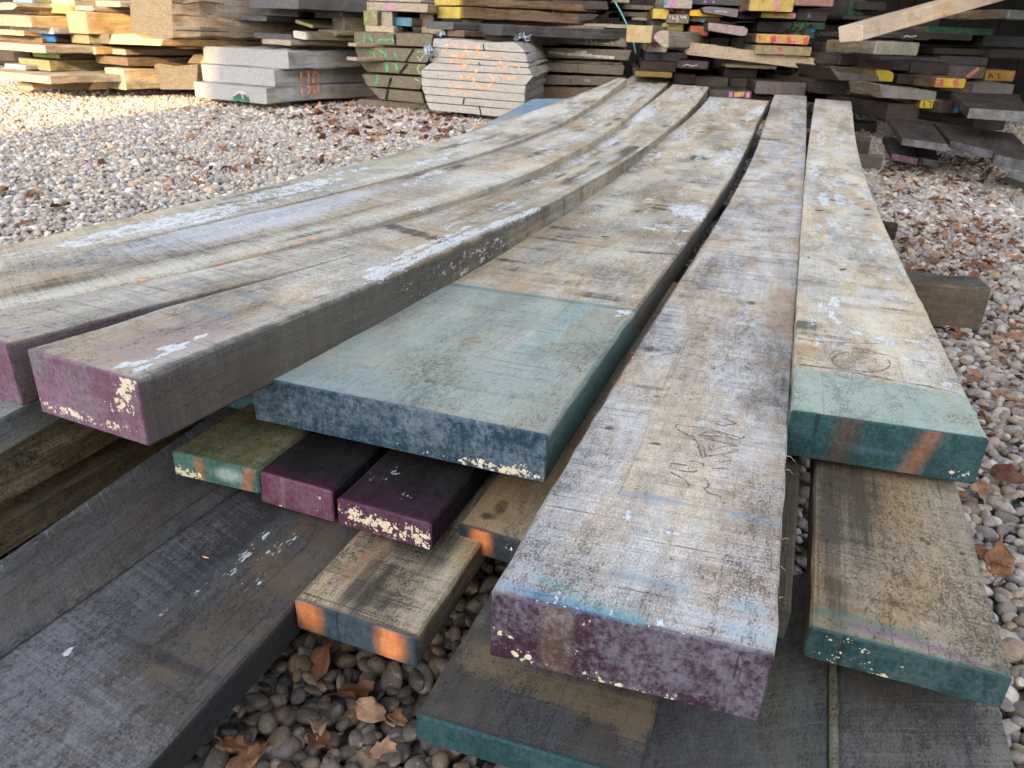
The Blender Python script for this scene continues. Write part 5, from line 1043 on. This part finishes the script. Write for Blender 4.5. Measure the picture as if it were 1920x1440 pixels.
flatboard('low_plank', 'bluish plank corner at the right edge on the gravel', [(1884, 330), (1990, 365), (1960, 330), (1896, 319)], .045, .025, 'silver', GR)
# leaning squared timber
a_, b_ = at_d(1571, 78, 3.6), at_d(2060, -62, 4.3)
stack('leaning_timber', 'pale squared timber leaning across the top of the dark rack at the right', [(1571, 50), (1617, 46), (1617, 77), (1573, 80)], 3.6, math.degrees(math.atan2(*(b_ - a_)[:2])), float(np.hypot(*(b_ - a_)[:2])), 'planed', 'planed', group=None, cat='timber', dip=-float((b_ - a_)[2] / np.hypot(*(b_ - a_)[:2])), rough=.002)
# --- sunlit pile at the far left
rows_([
 ('low beam with a pink tick, resting on a wedge in the sun', (34, 154, 62, 165), 7.3, 70, 1.6, 'pine'),
 ('yellow wedge block under the pink ticked beam', [(176, 153), (200, 153), (202, 167), (165, 167)], 7.35, 20, .3, 'pine'),
 ('pale plank lying over the low beam at the left edge', (-30, 130, 96, 144), 7.2, 40, .8, 'drift'),
 ('bluish topped plank on the pale plank at the left edge', (10, 119, 48, 128), 7.3, 50, .8, 'silver'),
 ('greenish board end in the sunlit pile', (38, 108, 95, 128), 7.35, 55, 1.2, 'olive'),
 ('thin lime and pink ended board over the greenish one', (62, 93, 112, 106), 7.5, 50, 1.0, 'sand', dict(end=(.35, .45, .12))),
 ('dark gap filler board at the left edge of the sunlit pile', (-20, 92, 60, 112), 7.9, 20, .8, 'umber'),
 ('long wide grey board spanning the sunlit pile', (-40, 76, 86, 90), 7.4, 48, 2.2, 'drift'),
 ('short yellowish ended board on the spanning board', (86, 83, 130, 92), 7.3, 45, 1.1, 'drift', dict(end=(.48, .36, .20))),
 ('yellowish ended board in the middle of the sunlit pile', (132, 85, 180, 98), 7.2, 55, 1.2, 'pine'),
 ('grey topped board with pale end, right in the sunlit pile', (207, 90, 236, 101), 7.0, 68, 1.8, 'drift'),
 ('tan beam under the grey topped board', (180, 103, 240, 118), 7.1, 55, 1.5, 'brown'),
 ('orange lit block right of the tan beam', [(362, 102), (384, 102), (384, 119), (350, 119)], 6.8, 30, .3, 'pine'),
 ('lit square end of a low row of blocks', (202, 126, 237, 165), 7.0, 40, .9, 'sand'),
 ('second rough block in the low row, split top', [(288, 122), (296, 118), (330, 124), (370, 120), (368, 168), (300, 168)], 6.9, 25, .8, 'mud'),
 ('third rough block in the low row, behind the lit end', (238, 128, 290, 162), 7.2, 25, .8, 'brown'),
 ('notched orange tan plank under the big beam', [(210, 64), (252, 63), (268, 72), (304, 74), (302, 86), (204, 82)], 6.75, 30, 1.2, 'pine'),
 ('square lit beam end beside the big beam', (130, 20, 166, 62), 7.0, 52, 1.5, 'pine', dict(end=(.42, .32, .19))),
 ('plank lying on the square lit beam', (133, 10, 175, 19), 7.0, 60, 1.4, 'drift'),
 ('small block under the square lit beam, left', (134, 63, 168, 80), 7.1, 50, .4, 'olive'), ('small dark block under the square lit beam, right', (170, 62, 206, 80), 7.0, 40, .4, 'mud'),
 ('blue painted block end in the sunlit pile', (74, 58, 104, 77), 7.25, 40, .5, 'umber', dict(end=(.015, .13, .42))),
 ('pinkish beam at the left edge of the sunlit pile', (-20, 26, 60, 47), 7.3, 35, 1.2, 'pine', dict(end=(.42, .28, .20))),
 ('bright yellow lit board end near the top left', (86, 8, 131, 24), 7.2, 50, 1.2, 'pine', dict(end=(.75, .48, .13))),
 ('orange lit board left of the bright yellow one', (45, 12, 76, 26), 7.3, 45, 1.2, 'pine'),
 ('zigzag topped lit plank below the bright yellow board', [(76, 28), (84, 40), (106, 42), (112, 33), (130, 34), (130, 46), (80, 48)], 7.3, 45, 1.2, 'pine'),
 ('blue grey plank across the sunlit pile', (20, 48, 100, 59), 7.4, 50, 1.2, 'silver'), ('thin gold plank at the left edge', (-20, 54, 45, 63), 7.5, 40, 1.2, 'pine'),
 ('rounded pale log end at the top left corner', [(-10, 6), (10, 4), (26, 6), (32, 12), (24, 18), (-10, 19)], 7.2, 40, 1.2, 'drift'),
 ('blue and green ended plank at the top left', (25, -4, 60, 6), 7.4, 50, 1.4, 'olive', dict(end=(.18, .30, .42))),
 ('grey plank along the top of the sunlit pile', (60, -6, 140, 8), 7.5, 55, 1.6, 'drift'), ('pale plank with a broken tip at the top', (180, 1, 226, 12), 6.9, 60, 1.0, 'drift'),
 ('dim plank low at the left edge, in shade', (-30, 64, 80, 73), 7.8, 30, 1.2, 'brown'), ('dark filler plank low in the sunlit pile', (100, 126, 205, 142), 7.6, 30, 1.0, 'umber')], 'planks of the sunlit pile at far left')
# big old beam
bb = stack('old_beam', 'huge weathered squared beam with rounded mossy end, cracked along its side', [(242, -40), (320, -44), (322, 30), (324, 72), (300, 74), (256, 71), (247, 60), (244, 30)], 6.6, 62, 2.6, 'drift', 'mud', cat='beam', rough=.012, seg=14)
side_mark(bb, 'crack', [[(322, 4), (345, 8), (380, 3), (420, 8)], [(330, 57), (380, 58), (430, 60)], [(392, 24), (393, 29)]], 1.6, 'black')
# --- planks between the beam and the green log
rows_([
 ('long dark grey plank at the top, right of the big beam', (466, -12, 560, 15), 6.3, 40, 1.6, 'slate'), ('shorter dark plank under the long grey one', (590, 20, 640, 33), 6.3, 40, 1.0, 'slate'),
 ('thin black plank edge beside the big beam', (426, 28, 500, 37), 6.5, 30, .8, 'dark'), ('narrow plank with yellow green edge', [(553, 36), (586, 47), (586, 53), (553, 43)], 6.2, 30, .8, 'olive', dict(end=(.36, .36, .15))),
 ('plank with bleached ragged white end', [(549, 57), (570, 60), (573, 75), (550, 71)], 6.0, 55, 1.2, 'mud', dict(end=(.60, .57, .50))), ('short grey plank above the ragged white end', (596, 55, 632, 66), 6.1, 40, .8, 'mud'),
 ('square grey brown block left of the pallet', (624, 31, 646, 59), 6.2, 60, .6, 'mud'), ('pale plank end over the grey slabs', (491, 72, 545, 82), 6.3, 40, .9, 'drift'), ('dark plank left of the ragged white end', (475, 61, 548, 71), 6.3, 20, .8, 'dark'),
 ('dim dark plank beneath the long grey one', (440, 16, 560, 27), 6.7, 20, 1.0, 'slate'), ('dim dark plank deep behind the grey slabs', (400, 40, 560, 56), 7.2, 10, .8, 'dark'), ('dark plank under the plank with the ragged end', (572, 76, 660, 90), 6.6, 10, .7, 'dark')], 'planks between the big beam and the logs')

# ------------------------------------------------------------------ sheds and greenery
def shed(name, label, x0, x1, y0, y1, h, col, roof=True):
    root = bpy.data.objects.new(name, None); COL.objects.link(root); root.location = ((x0 + x1) / 2, (y0 + y1) / 2, 0); tag(root, label, 'shed')
    c = np.array(root.location); m = plain('dark shed boards', col, .85, .35, 9); V, Fc = [], []
    def boards(p, q):
        p, q = np.array(p, float), np.array(q, float); L = np.linalg.norm(q - p); d = (q - p) / L; n = np.array([d[1], -d[0], 0]); k = max(1, int(L / .16))
        for i in range(k):
            a, b = p + d * (L * i / k + .003), p + d * (L * (i + 1) / k - .003); o = RNG.uniform(0, .012); s = len(V)
            for zz_ in (0.0, h):
                for pt, off in ((a, o), (b, o), (b, o - .03), (a, o - .03)): V.append(pt + n * off + np.array([0, 0, zz_]) - c)
            Fc.extend([(s, s + 1, s + 5, s + 4), (s + 1, s + 2, s + 6, s + 5), (s + 2, s + 3, s + 7, s + 6), (s + 3, s, s + 4, s + 7), (s + 4, s + 5, s + 6, s + 7), (s + 3, s + 2, s + 1, s)])
    boards((x0, y0, 0), (x1, y0, 0)); boards((x1, y0 + .04, 0), (x1, y1, 0)); boards((x1 - .04, y1, 0), (x0, y1, 0)); boards((x0, y1 - .04, 0), (x0, y0 + .04, 0))
    mesh_obj('wall', V, Fc, [m], parent=root)
    ym = (y0 + y1) / 2; e = .3; R_ = []
    for yy, zz_ in ((y0 - e, h - .1), (ym, h + (y1 - y0) * .18), (y1 + e, h - .1)):
        for t in (0, .09):
            for xx in (x0 - e, x1 + e): R_.append(np.array([xx, yy, zz_ + t]) - c)
    mesh_obj('roof', R_, [(0, 1, 5, 4), (4, 5, 9, 8), (2, 6, 7, 3), (6, 10, 11, 7), (0, 4, 6, 2), (4, 8, 10, 6), (1, 3, 7, 5), (5, 7, 11, 9), (0, 2, 3, 1), (8, 9, 11, 10)], [plain('dark roof sheeting', (.06, .06, .065), .7, .3, 3)], parent=root)
    return root
shed('backdrop_shed', 'added dark backdrop shed behind all the stacks, hiding sky and blackening the gaps', -9, 9, 9.3, 12.5, 3.0, (.018, .015, .013))  # near-black backdrop added to hide the sky and keep gaps between stacks black
shed('timber_barn', 'tall dark barn behind the camera that shades the middle of the yard', -5.6, 14, -22, -14, 9.0, (.16, .13, .10))
sh = bpy.data.objects.new('added_shade_roof', None); COL.objects.link(sh); sh.location = (4.6, 6.2, 0); tag(sh, 'added unseen lean to shelter over the dark rack on the right', 'blocker')  # unseen roof on posts, added to cut the sky light on the rack
V = [(-2.3, -2.2, 1.55), (3.4, -2.2, 1.55), (3.4, 2.6, 1.95), (-2.3, 2.6, 1.95)]; V = V + [(x, y, z + .05) for x, y, z in V]
mesh_obj('roof', V, [(0, 3, 2, 1), (4, 5, 6, 7), (0, 1, 5, 4), (1, 2, 6, 5), (2, 3, 7, 6), (3, 0, 4, 7)], [plain('dark roof sheeting', (.06, .06, .065))], parent=sh)
for x, y, z in ((3.3, -2.0, 1.55), (3.3, 2.45, 1.92), (-2.15, 2.45, 1.92)):
    V = [(x + a * .06, y + b * .06, zz_) for zz_ in (0, z) for a, b in ((-1, -1), (1, -1), (1, 1), (-1, 1))]
    mesh_obj('post', V, [(0, 3, 2, 1), (4, 5, 6, 7), (0, 1, 5, 4), (1, 2, 6, 5), (2, 3, 7, 6), (3, 0, 4, 7)], [plain('dark post', (.03, .025, .02))], parent=sh)
def leafy(name, label, cat, x, y, z, sx, sy, sz, n, seed):
    r = np.random.default_rng(seed); root = bpy.data.objects.new(name, None); COL.objects.link(root); root.location = (x, y, 0); tag(root, label, cat); V, Fc, C = [], [], []
    for i in range(n):
        p = np.array([r.normal(0, sx * .5), r.normal(0, sy * .5), z + r.uniform(-1, 1) * sz]); a = r.normal(size=3); a /= np.linalg.norm(a); b = np.cross(a, r.normal(size=3)); b /= np.linalg.norm(b); s_ = r.uniform(.02, .04); k = len(V)
        nrm = np.cross(a, b)
        V += [p - a * s_, p + b * s_ * .55, p + a * s_ + nrm * s_ * .3, p - b * s_ * .55]; Fc += [(k, k + 1, k + 2, k + 3)]
    mesh_obj('foliage', V, Fc, [plain('ivy leaf', (.025, .055, .016), .6, .6, 14, .3)], parent=root)
    V, Fc = [], []
    for s_ in range(5):
        x0 = r.normal(0, sx * .3); ph = r.uniform(0, 6)
        for i in range(9):
            k = len(V); zz_ = (z + sz) * i / 8; xo, yo = x0 + .03 * math.sin(i + ph), .03 * math.cos(i * 1.3 + ph); w_ = .007 * (1 - i / 12)
            V += [(xo + w_, yo, zz_), (xo - w_ * .5, yo + w_, zz_), (xo - w_ * .5, yo - w_, zz_)]
            if i: Fc += [(k - 3 + j, k - 3 + (j + 1) % 3, k + (j + 1) % 3, k + j) for j in range(3)]
    mesh_obj('stem', V, Fc, [plain('ivy stem', (.07, .05, .03))], parent=root)
iv = at_d(1516, 130, 5.5); leafy('ivy_bush', 'dark green ivy in the gap between the painted bundle and the rack', 'ivy', iv[0], iv[1] + .25, .36, .09, .12, .30, 190, 3)

# ------------------------------------------------------------------ leaves and chips
M_LEAF = []
for i, c in enumerate(((.17, .075, .035), (.25, .125, .065), (.34, .21, .13), (.13, .06, .035))): 
    g = G('dead leaf %s' % ('rust', 'copper', 'buff', 'umber')[i]); P = g.obj(); n = g.noise(P, 90, 5, .7); vn = g.noise(g.vmul(P, (30, 400, 30)), 1, 2); cl = g.mix(g.step(n, .3, .7), scl(c, .6), scl(c, 1.2)); g.bump(n + vn * .5, .5, .002); M_LEAF.append(g.done(cl, .6, .3))
def leaf_geo(size, r):
    N1, N2 = 9, 5; V, Fc = [], []; curl = r.uniform(.25, .8); ph = r.uniform(0, 6); twist = r.uniform(-.8, .8)
    for i in range(N1):
        u = i / (N1 - 1); wd = .62 * math.sin(math.pi * min(.97, u * .92 + .06)) ** .8 * (1 + .13 * math.sin(u * 15 + ph)) * .5
        for j in range(N2):
            v = (j / (N2 - 1) - .5) * 2; x = (u - .5) + .05 * r.normal() * (abs(v) > .9); y = v * wd; z = curl * .35 * (v * v * wd * 1.6) + .18 * math.sin(u * 3 + ph) * curl + .05 * math.sin(9 * u + 3 * v + ph); z += twist * v * (u - .5) * .25
            V.append((x * size, y * size, (z + .03 * r.normal()) * size))
    for i in range(N1 - 1):
        for j in range(N2 - 1): k = i * N2 + j; Fc.append((k, k + 1, k + N2 + 1, k + N2))
    k = len(V); m0 = np.array(V[2]); V += [tuple(m0 + np.array((0, .03, .0)) * size), tuple(m0 + np.array((-.35, .02, .04)) * size), tuple(m0 + np.array((-.35, -.02, .04)) * size), tuple(m0 + np.array((0, -.03, 0)) * size)]; Fc.append((k, k + 1, k + 2, k + 3))
    z0 = min(v[2] for v in V); return np.array(V) - np.array([0, 0, z0]), Fc
rl = np.random.default_rng(5)
near = [(612, 1247, .040, 0, 'large rust coloured dead leaf on the pebbles under the orange spotted plank'), (598, 1372, .030, 2, 'pale curled dead leaf standing among the pebbles'), (700, 1338, .036, 2, 'buff crumpled dead leaf beside the pale curled one'), (742, 1352, .024, 1, 'small torn leaf by the corner of the low charcoal plank'), (440, 1400, .026, 1, 'narrow copper leaf near the edge of the charcoal plank'), (470, 1432, .040, 1, 'long folded leaf at the bottom edge of the picture'), (1010, 1434, .03, 1, 'small leaf scrap under the low charcoal plank'),
        (1880, 1062, .03, 1, 'buff leaf by the sand coloured plank'), (1838, 1040, .03, 0, 'brown leaf against the edge of the sand coloured plank'), (1800, 930, .036, 1, 'pinkish brown leaf beneath the dark teal end'), (1825, 722, .045, 1, 'reddish flat leaf right of the pencil circle'), (1868, 640, .042, 2, 'curled buff leaf right of the square bearer'), (1888, 632, .04, 1, 'copper leaf next to the curled buff one'), (190, 307, .06, 0, 'lone russet leaf on the left gravel')]
for i, (px, py, sz, mi, lab) in enumerate(near):
    V, Fc = leaf_geo(sz * .92, rl); o = mesh_obj('dead_leaf', V, Fc, [M_LEAF[mi]], smooth=True); p = at_z(px, py, .012); o.location = p; o.rotation_euler = (rl.normal(0, .22), rl.normal(0, .22), rl.uniform(0, 6.28)); tag(o, lab, 'leaf', 'dead leaves lying singly on the pebbles')
    so = o.modifiers.new('thickness', 'SOLIDIFY'); so.thickness = .0006
V, Fc, FM = [], [], []
def litter(n, px0, px1, py0, py1, sz):
    for _ in range(n):
        px, py = rl.uniform(px0, px1), py0 + (py1 - py0) * rl.random() ** 1.0; p = at_z(px, py, .010); v, f = leaf_geo(sz * rl.uniform(.6, 1.25), rl)
        a = rl.uniform(0, 6.28); tx, ty = rl.normal(0, .3, 2); Rm = np.array(Matrix.Rotation(a, 3, 'Z') @ Matrix.Rotation(tx, 3, 'X') @ Matrix.Rotation(ty, 3, 'Y')); v = v @ Rm.T + p; k = len(V); V.extend(v); Fc.extend([tuple(q + k for q in ff) for ff in f]); FM.extend([rl.integers(0, 4)] * len(f))
litter(190, 1640, 1920, 305, 520, .034); litter(45, 1660, 1920, 275, 345, .055); litter(45, 1720, 1920, 500, 760, .028); litter(5, 1800, 1920, 760, 1100, .04); litter(200, 560, 960, 195, 262, .055); litter(60, 300, 800, 195, 330, .05); litter(30, 380, 640, 190, 225, .05); litter(16, 0, 500, 220, 420, .05); litter(3, 420, 760, 1220, 1440, .028)
o = mesh_obj('leaf_litter', V, Fc, M_LEAF, FM, smooth=True); tag(o, 'loose brown dead leaves drifted over the gravel', 'leaf litter', None, 'stuff')
def chip(px, py, B_, L_, lab, col='wood chip', ang=0.0):
    u, v = B_.uv(px, py); P = B_.xyz(u, v, .0015); m = M_OCHRE if col == 'wood chip' else M_CHIP if col == 'orange' else plain('dry seed husk', (.10, .07, .045))
    V = []; 
    for i in range(7):
        t = i / 6 - .5; w_ = .16 * L_ * (1 - (2 * t) ** 2 * .8) * RNG.uniform(.8, 1.2)
        V += [(t * L_, -w_, 0), (t * L_, -w_ * .4, .10 * L_), (t * L_, w_ * .6, .08 * L_), (t * L_, w_, 0)]
    Fc = [(i * 4 + k, i * 4 + (k + 1) % 4, i * 4 + 4 + (k + 1) % 4, i * 4 + 4 + k) for i in range(6) for k in range(4)] + [(3, 2, 1, 0), (24, 25, 26, 27)]
    o = mesh_obj('wood_chip' if col == 'wood chip' else 'paint_crumb' if col == 'orange' else 'seed_husk', V, Fc, [m]); o.location = P; o.rotation_euler = (0, 0, ang); tag(o, lab, 'chip' if col != 'husk' else 'seed')
chip(1580, 507, Rb, .016, 'brown husk lying on the right hand board above the white scuffs', 'husk', .4); chip(1516, 484, Rb, .010, 'small dark husk on the right hand board near its left edge', 'husk', 1.6); chip(1535, 396, Rb, .02, 'dark sliver across the far part of the right hand board', 'husk', -.2)
chip(1507, 672, Rb, .008, 'yellowish chip at the edge of the green painted band', 'wood chip', .5); chip(386, 1048, D2, .007, 'pale wood chip on the wide charcoal plank', 'wood chip', -.3); chip(1240, 1145, Ce, .005, 'tiny wood chip on the bluish end of the nearest board', 'wood chip', .8); chip(1478, 174, Ce, .05, 'orange wood sliver on the far end of the nearest board', 'wood chip', .2)
for (x, y, L_, lab) in ((265, 527, .012, 'orange crumb, nearest of those along the left seam'), (412, 494, .010, 'orange crumb, second along the left seam'), (498, 473, .009, 'orange crumb, third along the left seam'), (563, 457, .008, 'orange crumb, fourth along the left seam beside the farthest one'), (588, 450, .012, 'orange crumb, farthest along the left seam')): chip(x, y, Bd, L_, lab, 'orange', .3)
chip(1166, 711, Ce, .008, 'orange crumb on the left edge of the nearest board, near one', 'orange', 1.2); chip(1186, 673, Ce, .008, 'orange crumb on the left edge of the nearest board, far one', 'orange', 1.2); chip(1048, 415 + 30, Gb, .012, 'dark bark sliver on the wide board', 'husk', .1); chip(1135, 446, Gb, .016, 'curled dark sliver midway on the wide board', 'husk', 0)
